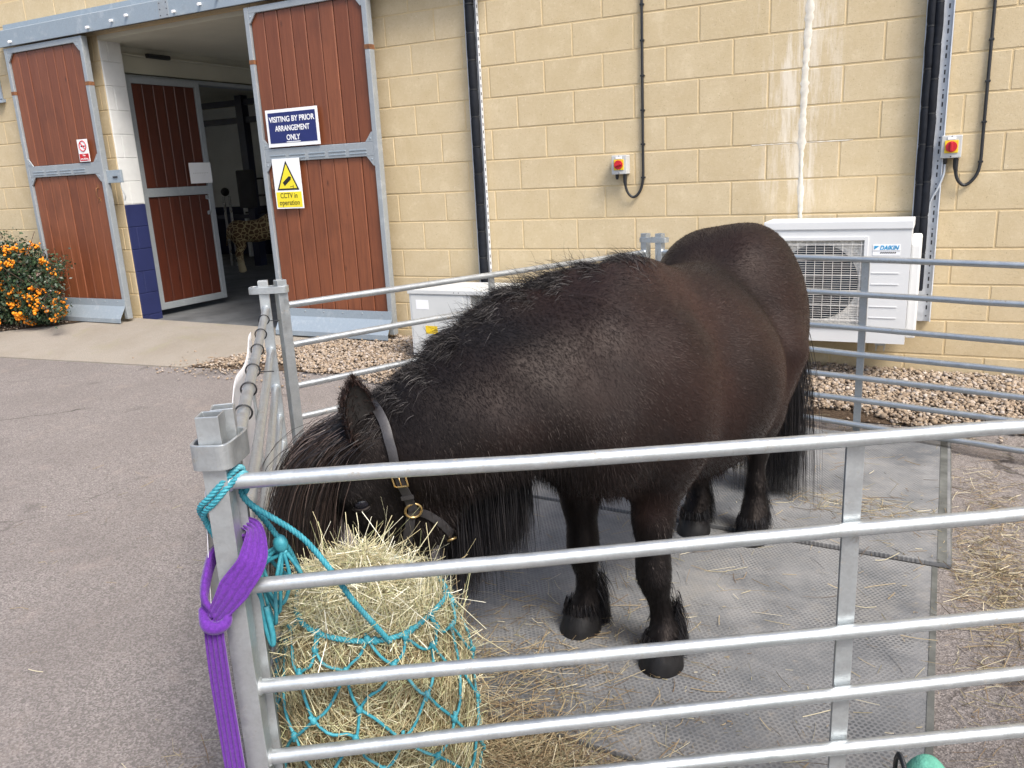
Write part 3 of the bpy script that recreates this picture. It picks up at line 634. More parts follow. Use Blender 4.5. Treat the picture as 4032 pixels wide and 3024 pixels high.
g.prism([cp(-.045, -.017), cp(.045, -.017), cp(.045, .017), cp(-.045, .017)], 1, -.0036, -.0026); g.prism([cp(.045, -.010), cp(.056, -.010), cp(.056, .010), cp(.045, .010)], 1, -.0036, -.0026)
g.box((.025, -.0036, -.026), (.062, -.0026, -.022)); g.box((.058, -.0036, -.040), (.062, -.0026, -.010)); g.obj('camera_symbol', 'sign_black', s)
g = G(); g.box((-w/2+.012, -.0014, -h/2+.012), (w/2-.012, -.0003, -.068)); g.obj('yellow_panel', 'sign_yellow', s)
letters('lettering', 'CCTV in', .062, 0, -.0024, -.100, 'sign_black', s, width=.185); letters('lettering', 'operation', .062, 0, -.0024, -.158, 'sign_black', s, width=.22)
s, w, h = sign_plate('no_smoking_sign', 'small white and red no smoking sign on the left sliding door', 'sign', -4.495, -4.345, 1.755, 1.965, -.185)
g = G(); a = np.linspace(0, 2*math.pi, 33); g.tube(np.stack([.048*np.cos(a), 0*a-.0012, .042+.048*np.sin(a)], 1), .005, 6, cap=False); g.tube([(-.034, -.0012, .076), (.034, -.0012, .008)], .0045, 6); g.obj('red_ring', 'sign_red', s)
g = G(); g.box((-.03, -.001, .034), (.03, -.0004, .046)); g.obj('cigarette_symbol', 'sign_black', s)
g = G(); g.box((-w/2+.008, -.0012, -h/2+.008), (w/2-.008, -.0003, -.030)); g.obj('red_panel', 'sign_red', s)
letters('lettering', 'No', .03, 0, -.002, -.046, 'sign_white', s); letters('lettering', 'smoking', .03, 0, -.002, -.078, 'sign_white', s, width=.11)

# window at the far left
wd = thing('window', 'blue grey framed window at the left edge of the wall', 'window', (-6.3, 0, 2.45))
g = G(); g.box((-.55, -.02, 0), (.50, .02, 1.1)); g.box
for lo, hi in (((-.55, -.03, .0), (-.49, -.004, 1.1)), ((.47, -.03, .0), (.53, -.004, 1.1)), ((-.49, -.03, .0), (.47, -.004, .07)), ((-.49, -.03, 1.03), (.47, -.004, 1.1))):
    g = G(); g.box(lo, hi); g.obj('frame_bar', 'window_frame', wd, bevel=.003)
g = G(); g.box((-.49, -.016, .07), (.47, -.008, 1.03)); g.obj('pane', 'glass_pane', wd)
g = G(); g.prism([(.0, .0), (-.06, -.012), (-.06, -.04), (0, -.03)], 0, -.6, .56); g.obj('sill', 'window_frame', wd, bevel=.002)
# ------------------------------------------------------------------ services on the wall
def foam_run(name, label, xs_, z0, z1, r, tray, label_tray):
    t = thing(name, label, 'pipe', (0, 0, z0))
    for x in xs_:
        z = z0
        while z < z1-.01:
            L_ = min(.215+random.uniform(-.03, .03), z1-z); P = np.array([(x, -.058, z-z0+q) for q in (0, .012, .03, L_*.5, L_-.03, L_-.012, L_)]); rr = r*np.array([.86, .95, 1, 1.02, 1, .95, .86])
            P[:, 0] += rng.normal(0, .0012, len(P)); g = G(); g.tube(P, rr, 14); g.obj('foam_sleeve', 'black_foam', t, smooth='auto')
            g = G(); g.tube([(x, -.058, z+L_-z0-.004), (x, -.058, z+L_-z0+.004)], r*1.0, 14); g.obj('tape_band', 'black_cable', t, smooth='auto'); z += L_
    tt = thing(name.replace('pipe', 'cable')+'_tray', label_tray, 'cable tray', (0, 0, z0-.02))
    return t, tt
t, tt = foam_run('insulated_pipe', 'black foam insulated pipe run beside the right sliding door', (-.108,), .62, 3.45, .033, None, 'narrow white tray behind the black pipe nearest the doors')
g = G(); g.box((-.160, -.022, 0), (-.058, -.016, 2.9)); g.box((-.160, -.045, 0), (-.155, -.022, 2.9)); g.box((-.063, -.045, 0), (-.058, -.022, 2.9)); g.obj('channel', 'white_steel', tt)
for z in np.arange(.05, 2.8, .055):
    g = G(); g.box((-.0578, -.040, z), (-.0572, -.028, z+.022)); g.obj('slot', 'slot_dark', tt)
t, tt = foam_run('insulated_pipe', 'pair of black foam insulated pipes dropping to the wall mounted white unit', (2.945, 2.982), .62, 3.45, .024, None, 'white slotted steel tray beside the paired black pipes')
tt.location[2] = .42
g = G(); g.box((2.915, -.022, 0), (3.062, -.016, 3.0)); g.box((3.056, -.050, 0), (3.062, -.022, 3.0)); g.box((2.915, -.040, .35), (2.920, -.022, 3.0)); g.obj('channel', 'white_steel', tt)
for i, z in enumerate(np.arange(.03, 2.9, .045)):
    g = G(); hh = .026 if i % 3 else .008; g.box((3.030, -.0232, z), (3.038, -.0222, z+hh)); g.obj('slot', 'slot_dark', tt)
g = G(); P = catmull([(2.945, -.058, .66), (2.945, -.07, .58), (2.93, -.12, .52), (2.90, -.18, .50)], 6); g.tube(P, .024, 12); g.obj('foam_bend', 'black_foam', t, smooth=True).location = (0, 0, -.62)

def isolator(label, x, z, loop, vx, glab):
    t = thing('isolator_switch', label, 'switch', (x, 0, z), 'rotary isolator switches on the wall')
    g = G(); g.box((-.055, -.085, -.065), (.055, -.004, .065)); g.obj('case', 'switch_grey', t, bevel=.006)
    g = G(); g.box((-.036, -.091, -.036), (.036, -.0848, .036)); g.obj('yellow_plate', 'yellow_plastic', t, bevel=.002)
    g = G(); a = np.linspace(0, 2*math.pi, 25)[:-1]; g.prism([(.031*math.cos(q), .031*math.sin(q)) for q in a], 1, -.104, -.0905); kn = g.obj('knob', 'red_plastic', t, bevel=.002)
    g = G(); g.box((-.007, -.118, -.026), (.007, -.1035, .026)); o = g.obj('knob_grip', 'red_plastic', kn, bevel=.003)
    if loop: o.rotation_euler = (0, math.radians(75), 0)
    g = G(); g.box((-.022, -.0905, .040), (.022, -.0848, .056)); g.obj('printed_label', 'sign_white', t)
    for q in ((0, .058), (0, -.056)): g = G(); g.sphere((q[0], -.086, q[1]), (.004, .002, .004), nu=8, nv=4); g.obj('screw', 'slot_dark', t)
    for gx in (-.028, .030): g = G(); g.tube([(gx, -.045, -.065), (gx, -.045, -.085), (gx, -.045, -.10)], [.013, .013, .009], 10); g.obj('gland', 'black_cable', t, smooth='auto')
    c = thing('power_cable', glab, 'cable', (x, 0, z)); 
    P = catmull([(.030, -.045, -.075), (.031, -.046, -.13), (.046, -.04, -.19), (.08, -.03, -.225), (.115, -.025, -.21), (vx-.012, -.02, -.16), (vx, -.018, -.08), (vx, -.018, .1), (vx, -.018, .9), (vx, -.018, 2.0)], 8)
    g = G(); g.tube(P, .0095, 10); g.obj('sheath', 'black_cable', c, smooth=True)
    g = G(); g.tube([(.030, -.045, -.072), (.030, -.046, -.12), (.034, -.045, -.145)], [.015, .014, .010], 10); g.obj('boot', 'black_cable', c, smooth='auto')
    for zz_ in np.arange(-.1, 1.9, .225):
        g = G(); g.box((vx-.014, -.028, zz_), (vx+.014, -.004, zz_+.012)); g.obj('clip', 'black_cable', c, bevel=.002)
    return t
isolator('grey isolator switch with red knob in the middle of the wall', 1.035, 1.47, 1, .155, 'black cable looping from the middle isolator up the wall')
t = isolator('grey isolator switch with red knob beside the white slotted tray', 3.10, 1.478, 0, .160, 'black cable looping from the right isolator up the wall')
g = G(); P = catmull([(3.072, -.045, 1.385), (3.07, -.05, 1.32), (3.045, -.055, 1.24), (3.01, -.05, 1.16), (2.995, -.035, 1.05)], 8); g.tube(P, .007, 8)
tag(g.obj('flex_cable', 'grey_cable', None, smooth=True), 'thin grey flex sagging from the right isolator into the pipe tray', 'cable')

# wall-mounted outdoor unit
ac = thing('air_conditioner', 'white wall mounted outdoor air conditioner unit with round fan grille', 'air conditioner', (2.095, -.365, .335)); AW, AH, AD = .835, .735, .30
# grille opening in front panel
gx0, gx1, gz0, gz1 = .075, .585, .105, .63
g = G()
for lo, hi in (((0, 0, 0), (gx0, .02, AH)), ((gx1, 0, 0), (AW, .02, AH)), ((gx0, 0, 0), (gx1, .02, gz0)), ((gx0, 0, gz1), (gx1, .02, AH))): g.box(lo, hi)
g.obj('front_panel', 'ac_white', ac)
g = G(); g.box((0, .02, 0), (.012, AD, AH)); g.box((AW-.012, .02, 0), (AW, AD, AH)); g.box((.012, .02, 0), (AW-.012, AD, .012)); g.box((.012, AD-.012, .012), (AW-.012, AD, AH-.012)); g.obj('casing', 'ac_white', ac)
g = G(); g.box((-.008, -.008, AH-.045), (AW+.008, AD+.004, AH+.006)); g.obj('lid', 'ac_white', ac, bevel=.006)
g = G(); w_ = .018
for lo, hi in (((gx0-w_, -.008, gz0-w_), (gx0+.004, .0, gz1+w_)), ((gx1-.004, -.008, gz0-w_), (gx1+w_, .0, gz1+w_)), ((gx0+.004, -.008, gz0-w_), (gx1-.004, .0, gz0+.004)), ((gx0+.004, -.008, gz1-.004), (gx1-.004, .0, gz1+w_))): g.box(lo, hi)
gr = g.obj('grille', 'ac_white', ac, bevel=.002)
g = G()
for z in np.linspace(gz0+.008, gz1-.008, 38): g.box((gx0, .002, z-.0011), (gx1, .0042, z+.0011))
for x in np.linspace(gx0+.02, gx1-.02, 10): g.box((x-.0014, -.001, gz0), (x+.0014, .0018, gz1))
for z in np.linspace(gz0+.03, gz1-.03, 6): g.box((gx0, -.0015, z-.002), (gx1, .0015, z+.002))
g.obj('wire_guard', 'grille_wire', gr)
g = G(); g.box((gx0, .035, gz0), (gx1, .04, gz1)); g.obj('fin_plate', 'ac_fin', ac)
fc = ((gx0+gx1)/2-.01, (gz0+gz1)/2); a = np.linspace(0, 2*math.pi, 49)[:-1]
g = G(); g.prism([(fc[0]+.235*math.cos(q), fc[1]+.235*math.sin(q)) for q in a], 1, .028, .034); g.obj('fan_well', 'ac_dark', ac)
for k in range(3):
    g = G(); q0 = k*2*math.pi/3+.4; pts = [(fc[0]+.04*math.cos(q0), fc[1]+.04*math.sin(q0))]+[(fc[0]+.21*math.cos(q0+u), fc[1]+.21*math.sin(q0+u)) for u in np.linspace(0, .95, 7)]+[(fc[0]+.04*math.cos(q0+.8), fc[1]+.04*math.sin(q0+.8))]
    g.prism(pts, 1, .018, .022); g.obj('fan_blade', 'slot_dark', ac)
g = G(); g.prism([(fc[0]+.045*math.cos(q), fc[1]+.045*math.sin(q)) for q in a[::3]], 1, .012, .024); g.obj('fan_hub', 'slot_dark', ac)
for i in range(7):
    z = .155+i*.068; g = G(); g.box((gx1+.045, -.0035, z), (AW-.055, .0005, z+.006)); g.obj('panel_rib', 'ac_white', ac, bevel=.001)
# side pipe cover
g = G(); g.prism([(.05, .03), (AD-.03, .03), (AD-.01, .08), (AD-.01, AH*.62), (AD-.05, AH*.68), (AD-.05, AH-.10), (.12, AH-.08), (.05, AH-.14)], 0, AW, AW+.055); g.obj('pipe_cover', 'ac_white', ac, bevel=.012)
bd = G(); bd.box((AW-.205, -.0015, .535), (AW-.055, .0, .60)); bd = bd.obj('badge', 'sign_white', ac)
g = G(); g.prism([(AW-.198, .592), (AW-.172, .592), (AW-.198, .570)], 1, -.003, -.0016); g.obj('badge_mark', 'brand_blue', bd)
letters('lettering', 'DAIKIN', .036, AW-.117, -.0025, .580, 'brand_blue', bd, .0012, shear=.25, width=.105)
for i in range(8): g = G(); g.prism([(AW-.165+i*.011, .548), (AW-.157+i*.011, .548), (AW-.154+i*.011, .556), (AW-.162+i*.011, .556)], 1, -.0026, -.0016); g.obj('small_print', 'slot_dark', bd)
for x in (.13, .70):
    g = G(); g.box((x-.03, .04, -.018), (x+.03, .09, .0)); g.box((x-.026, .06, -.06), (x-.020, .24, -.018)); g.box((x+.020, .06, -.06), (x+.026, .24, -.018)); g.box((x-.026, .06, -.026), (x+.026, .36, -.018)); g.obj('bracket', 'galvanised', ac)

# floor-standing unit left
cu = thing('condenser_unit', 'pale grey floor standing condenser unit with yellow label beside the right door', 'condenser', (-.455, -.62, .135)); CW, CD, CH = 1.22, .42, .495
g = G(); g.box((0, 0, 0), (.50, CD, CH-.02)); g.obj('cabinet', 'ac_grey', cu, bevel=.004)
g = G(); g.box((.495, .10, .0), (CW, CD-.002, CH-.021)); g.obj('fan_housing', 'ac_grey', cu, bevel=.003)
g = G(); g.box((-.008, -.012, CH-.02), (CW+.006, CD+.006, CH+.012)); g.obj('lid', 'ac_grey', cu, bevel=.004)
g = G(); g.box((.018, -.004, .02), (.47, .0015, CH-.03)); g.obj('access_panel', 'ac_grey', cu, bevel=.002)
g = G(); g.box((.505, .0, .0), (.53, .10, CH-.021)); g.obj('edge_flange', 'ac_grey', cu, bevel=.002)
g = G(); g.box((.13, -.0055, .175), (.235, -.0042, .235)); g.obj('yellow_label', 'yellow_plastic', cu)
g = G(); g.box((.06, -.0052, .36), (.17, -.0042, .43)); g.obj('pale_label', 'sign_white', cu)
for xx_ in (.40, .44): b = G(); b.sphere((xx_, -.012, CH-.005), (.004, .002, .004), nu=8, nv=4); b.obj('screw', 'slot_dark', cu)
g = G(); a = np.linspace(0, 2*math.pi, 37); g.tube(np.stack([.86+.21*np.cos(a), 0*a+.075, .24+.21*np.sin(a)], 1), .014, 8, cap=False); fg = g.obj('fan_guard', 'black_cable', cu, smooth=True)
g = G(); g.prism([(.86+.205*math.cos(q), .24+.205*math.sin(q)) for q in a[:-1]], 1, .082, .099); g.obj('fan_disc', 'ac_dark', cu)
g = G()
for r_ in (.06, .10, .14, .18): g.tube(np.stack([.86+r_*np.cos(a), 0*a+.072, .24+r_*np.sin(a)], 1), .003, 5, cap=False)
g.obj('guard_rings', 'black_cable', fg, smooth=True)

# ------------------------------------------------------------------ things inside the barn
ps = thing('steel_frame', 'dark navy steel post and beams standing inside the barn', 'frame', (-7.0, 4.7, FZ))
g = G(); g.box((-.07, -.07, 0), (.07, .07, 2.7)); g.obj('post', 'navy_steel', ps)
for z in (2.28, 2.55): g = G(); g.box((-2.4, -.04, z), (2.2, .04, z+.09)); g.obj('beam', 'navy_steel', ps)
g = G(); g.box((-.16, -.16, .95), (.16, -.07, 1.55)); g.obj('winch_box', 'slot_dark', ps, bevel=.02)
g = G(); g.box((-2.0, -.03, .78), (1.9, .03, .84)); g.obj('barrier_rail', 'navy_steel', ps)
for x in (-.55, -.42): g = G(); g.tube([(x, -.1, .0), (x, -.1, 1.15)], .022, 10); g.obj('upright_tube', 'chrome', ps, smooth='auto')
g = G(); g.sphere((-.5, -.1, 1.22), .07); g.obj('pulley', 'slot_dark', ps, smooth=True)
em = thing('emergency_light', 'grey emergency light with green glow on the barn wall', 'light', (-8.02, 6.37, 2.10))
g = G(); g.box((-.10, -.09, -.24), (.10, .0, .24)); g.obj('case', 'ac_grey', em, bevel=.02)
g = G(); g.sphere((.02, -.095, -.10), .016); g.obj('lamp', 'green_led', em)
wt = thing('white_rack', 'pale metal rack with dark trays at the back of the barn', 'rack', (-8.1, 6.1, FZ))
for x in (-.35, .35): g = G(); g.box((x-.02, -.15, 0), (x+.02, .15, 1.5)); g.obj('upright', 'white_steel', wt)
for z in (.5, .8, 1.1, 1.4): g = G(); g.box((-.35, -.15, z), (.35, .15, z+.03)); g.obj('shelf', 'slot_dark', wt)

# ------------------------------------------------------------------ signed-distance modelling for bodies
class SDF:
    def __init__(s, lo, hi, h):
        s.lo = np.array(lo, float); s.h = h; s.n = np.ceil((np.array(hi)-s.lo)/h).astype(int)+1; s.d = np.full(s.n, 1.0, np.float32)
    def sub(s, lo, hi):
        i0 = np.maximum(np.floor((lo-s.lo)/s.h).astype(int), 0); i1 = np.minimum(np.ceil((hi-s.lo)/s.h).astype(int)+1, s.n)
        g = [(s.lo[k]+s.h*np.arange(i0[k], i1[k])).astype(np.float32) for k in range(3)]
        return tuple(slice(a, b) for a, b in zip(i0, i1)), np.meshgrid(*g, indexing='ij')
    def mixin(s, sl, d, k):
        o = s.d[sl]; h = np.clip(.5+.5*(o-d)/k, 0, 1); s.d[sl] = o*(1-h)+d*h-k*h*(1-h)
    def ell(s, c, r, Mx=None, k=.05):
        c = np.array(c, float); r = np.array(r, float); Mx = np.eye(3) if Mx is None else np.array(Mx, float)
        ext = np.sqrt(((Mx.T*r)**2).sum(1))+k*1.2+s.h*2; sl, (X, Y, Z) = s.sub(c-ext, c+ext); X = X-c[0]; Y = Y-c[1]; Z = Z-c[2]
        q = [Mx[i, 0]*X+Mx[i, 1]*Y+Mx[i, 2]*Z for i in range(3)]
        k0 = np.sqrt(sum((q[i]/r[i])**2 for i in range(3))); k1 = np.sqrt(sum((q[i]/r[i]**2)**2 for i in range(3)))+1e-9
        s.mixin(sl, (k0*(k0-1)/k1).astype(np.float32), k)
    def cone(s, a, ra, b, rb, k=.05):
        a = np.array(a, float); b = np.array(b, float); mm = max(ra, rb)+k*1.2+s.h*2; sl, (X, Y, Z) = s.sub(np.minimum(a, b)-mm, np.maximum(a, b)+mm)
        d = b-a; X = X-a[0]; Y = Y-a[1]; Z = Z-a[2]; t = np.clip((X*d[0]+Y*d[1]+Z*d[2])/(d@d), 0, 1)
        s.mixin(sl, (np.sqrt((X-t*d[0])**2+(Y-t*d[1])**2+(Z-t*d[2])**2)-(ra+(rb-ra)*t)).astype(np.float32), k)
    def chain(s, pts, k=.05):
        for (a, ra), (b, rb) in zip(pts[:-1], pts[1:]): s.cone(a, ra, b, rb, k)
    def mesh(s, smooth=3):
        d = s.d; ins = d < 0; n = s.n; c = np.zeros(n-1, np.int8); co = [(i, j, k) for i in (0, 1) for j in (0, 1) for k in (0, 1)]
        for i, j, k in co: c += ins[i:n[0]-1+i, j:n[1]-1+j, k:n[2]-1+k]
        act = (c > 0) & (c < 8); idx = -np.ones(act.shape, np.int64); ii = np.argwhere(act); idx[act] = np.arange(len(ii)); acc = np.zeros((len(ii), 3)); cnt = np.zeros(len(ii))
        for a in co:
            for ax in range(3):
                if a[ax]: continue
                b = list(a); b[ax] = 1
                da = d[ii[:, 0]+a[0], ii[:, 1]+a[1], ii[:, 2]+a[2]]; db = d[ii[:, 0]+b[0], ii[:, 1]+b[1], ii[:, 2]+b[2]]
                q = (da < 0) != (db < 0); t = np.where(q, da/np.where(q, da-db, 1), 0); p = np.tile(np.array(a, float), (len(ii), 1)); p[:, ax] += t; acc[q] += p[q]; cnt[q] += 1
        V = s.lo+s.h*(ii+acc/np.maximum(cnt, 1)[:, None]); F = []
        for ax in range(3):
            u, w = (ax+1) % 3, (ax+2) % 3; A = [slice(1, n[k]-1) for k in range(3)]; A[ax] = slice(0, n[ax]-1); Bq = list(A); Bq[ax] = slice(1, n[ax])
            e = np.argwhere(ins[tuple(A)] != ins[tuple(Bq)])+np.array([1 if k != ax else 0 for k in range(3)]); fl = ins[tuple(e.T)]
            du = np.zeros(3, int); du[u] = 1; dw = np.zeros(3, int); dw[w] = 1
            q = np.stack([idx[tuple((e-o).T)] for o in (du*0, du, du+dw, dw)], 1); q[~fl] = q[~fl][:, ::-1]; F.append(q)
        F = np.concatenate(F); F = F[(F >= 0).all(1)]; E = np.concatenate([F[:, [0, 1]], F[:, [1, 2]], F[:, [2, 3]], F[:, [3, 0]]])
        N = np.bincount(E[:, 0], minlength=len(V))+np.bincount(E[:, 1], minlength=len(V))
        for _ in range(smooth):
            S = np.stack([np.bincount(E[:, 0], V[E[:, 1], k], len(V))+np.bincount(E[:, 1], V[E[:, 0], k], len(V)) for k in range(3)], 1); V = V*.5+.5*S/np.maximum(N, 1)[:, None]
        return V, F

# giraffe figure standing in the barn (toy-shop size calf)
gf = thing('giraffe_statue', 'small patterned giraffe statue standing in the dark barn', 'statue', (-6.32, 4.02, FZ))
S = SDF((-.75, -.35, -.02), (.75, .35, 1.55), .022)
S.ell((-.05, 0, .62), (.34, .15, .17), k=.05); S.ell((.18, 0, .68), (.18, .14, .19), k=.06); S.ell((-.30, 0, .62), (.17, .14, .18), k=.05)
S.chain([((.25, 0, .72), .13), ((.34, 0, .92), .085), ((.40, 0, 1.15), .065), ((.43, 0, 1.32), .055)], .05)
S.chain([((.40, 0, 1.36), .07), ((.50, 0, 1.33), .055), ((.60, 0, 1.29), .040)], .03)
for y in (-.07, .07):
    S.chain([((.24, y, .60), .09), ((.25, y, .36), .05), ((.25, y, .30), .052), ((.25, y, .06), .042), ((.26, y, .0), .05)], .03)
    S.chain([((-.32, y, .58), .11), ((-.28, y, .40), .06), ((-.33, y, .30), .045), ((-.31, y, .05), .042), ((-.30, y, .0), .05)], .03)
    S.cone((.40, y*.5, 1.40), .018, (.39, y*.55, 1.47), .014, .01); S.cone((.37, y*.9, 1.37), .02, (.35, y*1.8, 1.38), .012, .01)
S.cone((-.45, 0, .68), .02, (-.50, 0, .42), .014, .02); S.d[:, :, 0] = 1
V, F = S.mesh(2); link('body', np_mesh('body', V, [F], smooth=True), 'giraffe_hide', gf); gf.rotation_euler = (0, 0, math.radians(36))

# ------------------------------------------------------------------ rubber mats
def mat_slab(quad, z0, th, label, bw_=.045):
    g = G(); n = len(quad); V = [(x, y, z0) for x, y in quad]+[(x, y, z0+th) for x, y in quad]
    g.add(V, [list(range(n))[::-1], list(range(n, 2*n))]+[[i, (i+1) % n, n+(i+1) % n, n+i] for i in range(n)])
    o = tag(g.obj('rubber_mat', 'rubber_mat', None, bevel=.004), label, 'mat', 'rubber mats in the pen')
    k = max(range(n), key=lambda i: quad[i][0]+quad[(i+1) % n][0]); (xa, ya), (xb, yb) = quad[k], quad[(k+1) % n]; e = G()
    e.add([(xa-bw_, ya+.002, z0+th-.002), (xb-bw_, yb-.002, z0+th-.002), (xb+.002, yb-.002, z0), (xa+.002, ya+.002, z0), (xa-bw_, ya+.002, z0+th+.002), (xb-bw_, yb-.002, z0+th+.002), (xb+.003, yb-.002, z0+th-.001), (xa+.003, ya+.002, z0+th-.001)], [[0, 1, 2, 3], [7, 6, 5, 4], [0, 4, 5, 1], [1, 5, 6, 2], [2, 6, 7, 3], [3, 7, 4, 0]]); e.obj('mat_border', 'mat_border', o, bevel=.001); return o
mat_slab([(1.42, -4.055), (2.2, -4.06), (3.132, -4.085), (3.140, -2.705), (2.2, -2.655), (1.42, -2.615)], .003, .017, 'grey dimpled rubber mat under the pony\'s front feet', .016)
mat_slab([(1.22, -2.585), (2.2, -2.625), (3.185, -2.672), (3.196, -1.226), (2.2, -1.20), (1.22, -1.17)], .003, .020, 'grey rubber mat under the pony\'s hind end, nearest the wall')

# ------------------------------------------------------------------ pen of galvanised hurdles
RR = .0154
def hurdle(A, Bp, zs, label, mid=None, post_top=1.055, rr=RR, flip=1, end2=True, base=0.0):
    A = np.array(A, float); Bp = np.array(Bp, float); d = Bp-A; L_ = np.linalg.norm(d); d /= L_; ang = math.atan2(d[1], d[0])
    t = thing('sheep_hurdle', label, 'hurdle', (A[0], A[1], base), 'galvanised hurdles forming the pen', rz=ang)
    for za, zb in zs:
        n = 9; P = np.array([(L_*u, 0, za+(zb-za)*u-base) for u in np.linspace(0, 1, n)]); P[1:-1, 2] += rng.normal(0, .0012, n-2)
        g = G(); g.tube(P, rr, 16); g.obj('rail', 'galvanised', t, smooth='auto')
    for x in ((0, L_) if end2 else (0,)):
        g = G(); g.hollow(x, .0215, .0035, 0, post_top-base)
        g.obj('post', 'galvanised', t, bevel=.0012)
        for za, zb in zs:
            zc = (za if x == 0 else zb)-base; w = G(); sx = 1 if x == 0 else -1; w.tube([(x+sx*.020, 0, zc), (x+sx*.026, 0, zc)], [rr+.005, rr+.001], 14); w.obj('weld', 'galvanised', t, smooth='auto')
    if mid:
        zt = max(z[0] for z in zs)-base; zb_ = min(z[0] for z in zs)-base-.02
        g = G(); g.box((mid-.019, flip*(rr+.004)-.004, zb_), (mid+.019, flip*(rr+.004)+.004, zt)); g.obj('centre_strap', 'galvanised', t, bevel=.0015)
    return t
Z7 = [(z, z) for z in (.93, .755, .572, .432, .302, .172, .045)]
FA = np.array([1.862, -4.708]); FD = np.array([.861, .508]); FB = FA+FD*2.44
def fz(zl, zr): k = 2.44/1.63; return (zl, zl+(zr-zl)*k)
hurdle(FA, FB, [(.92, .92), fz(.698, .732), fz(.472, .493), fz(.302, .350), fz(.185, .204), (.065, .075)], 'nearest hurdle with thick rails crossing in front of the pony', mid=1.258, post_top=1.057, rr=.0153)
HS = hurdle((1.84, -4.655), (.433, -3.043), [(.925, .93)]+[(z, z) for z in (.745, .572, .432, .302, .172, .045)], 'left hurdle running away beside the tarmac with white banner', mid=1.08)
hurdle((.499, -3.008), (1.458, -.81), [(z, z+.0) for z in (.94, .761, .570, .422, .292, .165, .045)], 'rear left hurdle seen behind the pony\'s neck', mid=1.19, post_top=1.055)
RB = np.array([1.557, -.836]); RD = nrm((.957, -.29, 0))[:2]
hurdle(RB, RB+RD*2.44, [(.945, .94), (.757, .768), (.577, .593), (.438, .454), (.305, .334), (.175, .22), (.04, .078)], 'rear right hurdle in front of the white wall unit', mid=1.236, post_top=1.055)
def clamp(c, ang, hl, hw, z0, z1, label, t=.006, parent=None):
    """flat-bar loop that ties two posts together"""
    pts = []
    for q in np.linspace(0, 2*math.pi, 41)[:-1]:
        e = .45; cx = math.copysign(abs(math.cos(q))**e, math.cos(q))*hl; cy = math.copysign(abs(math.sin(q))**e, math.sin(q))*hw; pts.append((cx, cy))
    pts = np.array(pts); inn = pts*np.array([(hl-t)/hl, (hw-t)/hw]); n = len(pts); g = G()
    V = np.vstack([np.c_[pts, np.full(n, z0)], np.c_[pts, np.full(n, z1)], np.c_[inn, np.full(n, z0)], np.c_[inn, np.full(n, z1)]])
    F = []
    for i in range(n): j = (i+1) % n; F += [[i, j, n+j, n+i], [2*n+j, 2*n+i, 3*n+i, 3*n+j], [n+i, n+j, 3*n+j, 3*n+i], [j, i, 2*n+i, 2*n+j]]
    g.add(V, F); o = g.obj('post_clamp', 'galvanised', None, bevel=.0015); o.location = (c[0], c[1], 0); o.rotation_euler = (0, 0, ang)
    return tag(o, label, 'clamp', 'steel loops joining the hurdle posts')
clamp((1.852, -4.684), math.atan2(.053, -.022), .060, .040, .955, 1.005, 'steel loop clamp round the nearest corner posts')
clamp((.455, -3.035), math.atan2(.035, .066), .085, .032, 1.0, 1.03, 'steel loop clamp on the far left corner posts')
clamp((1.515, -.82), math.atan2(-.026, .099), .095, .032, 1.0, 1.03, 'steel loop clamp on the rear corner posts beside the rump')

# banner cable-tied to the outside of the left hurdle
SA = np.array([1.84, -4.655]); SD = nrm((-1.407, 1.612, 0)); SN = np.array([-SD[1], SD[0], 0])   # outward (left of travel)
bn = thing('white_banner', 'white banner sheet hung on the outside of the left hurdle', 'banner')
u = np.linspace(-.035, 1.75, 60); zz = np.linspace(.50, .90, 14); V = []
for uu in u:
    for z in zz:
        w = .046+(.90-z)*(.07+.04*math.sin(uu*3.1))+.016*math.sin(uu*7+z*2)*(1-(z-.50)/.5)+.012*math.sin(uu*17)*(.95-z)
        p = np.array([SA[0], SA[1], 0])+SD*uu+SN*w; V.append((p[0], p[1], z+.012*math.sin(uu*9)*(z > .8)))
F = [[i*14+j, (i+1)*14+j, (i+1)*14+j+1, i*14+j+1] for i in range(59) for j in range(13)]
me = np_mesh('sheet', np.array(V), [np.array(F)], smooth=True); o = link('sheet', me, 'banner_white', bn); md = o.modifiers.new('thickness', 'SOLIDIFY'); md.thickness = .0012
for i, uu in enumerate((.14, .42, .66, .90, 1.22, 1.52, 1.86)):
    ct = SA3 = np.array([SA[0], SA[1], .926])+SD*uu; a = np.linspace(0, 2*math.pi, 21); ax = SN; g = G()
    tilt = random.uniform(-.25, .25)
    g.tube(ct+np.outer(np.cos(a)*.0205, ax)+np.outer(np.sin(a)*.0205, np.array([0, 0, 1.]))+np.outer(np.sin(a)*.02*tilt, SD), .0026, 6, cap=False)
    if i in (3, 6): g.tube([ct+np.array([.02, .01, -.005]), ct+np.array([.055, .03, -.006])], .0018, 5)
    tag(g.obj('cable_tie', 'black_cable', None, smooth=True), ['black cable tie on the left hurdle top rail, nearest the corner clamp', 'second black cable tie from the near corner on the left hurdle', 'third black cable tie from the near corner on the left hurdle', 'black cable tie with a stray tail midway along the left hurdle', 'third black cable tie from the far end of the left hurdle', 'second black cable tie from the far end of the left hurdle', 'black cable tie with a tail nearest the far end of the left hurdle'][i], 'cable tie', 'cable ties on the left hurdle')
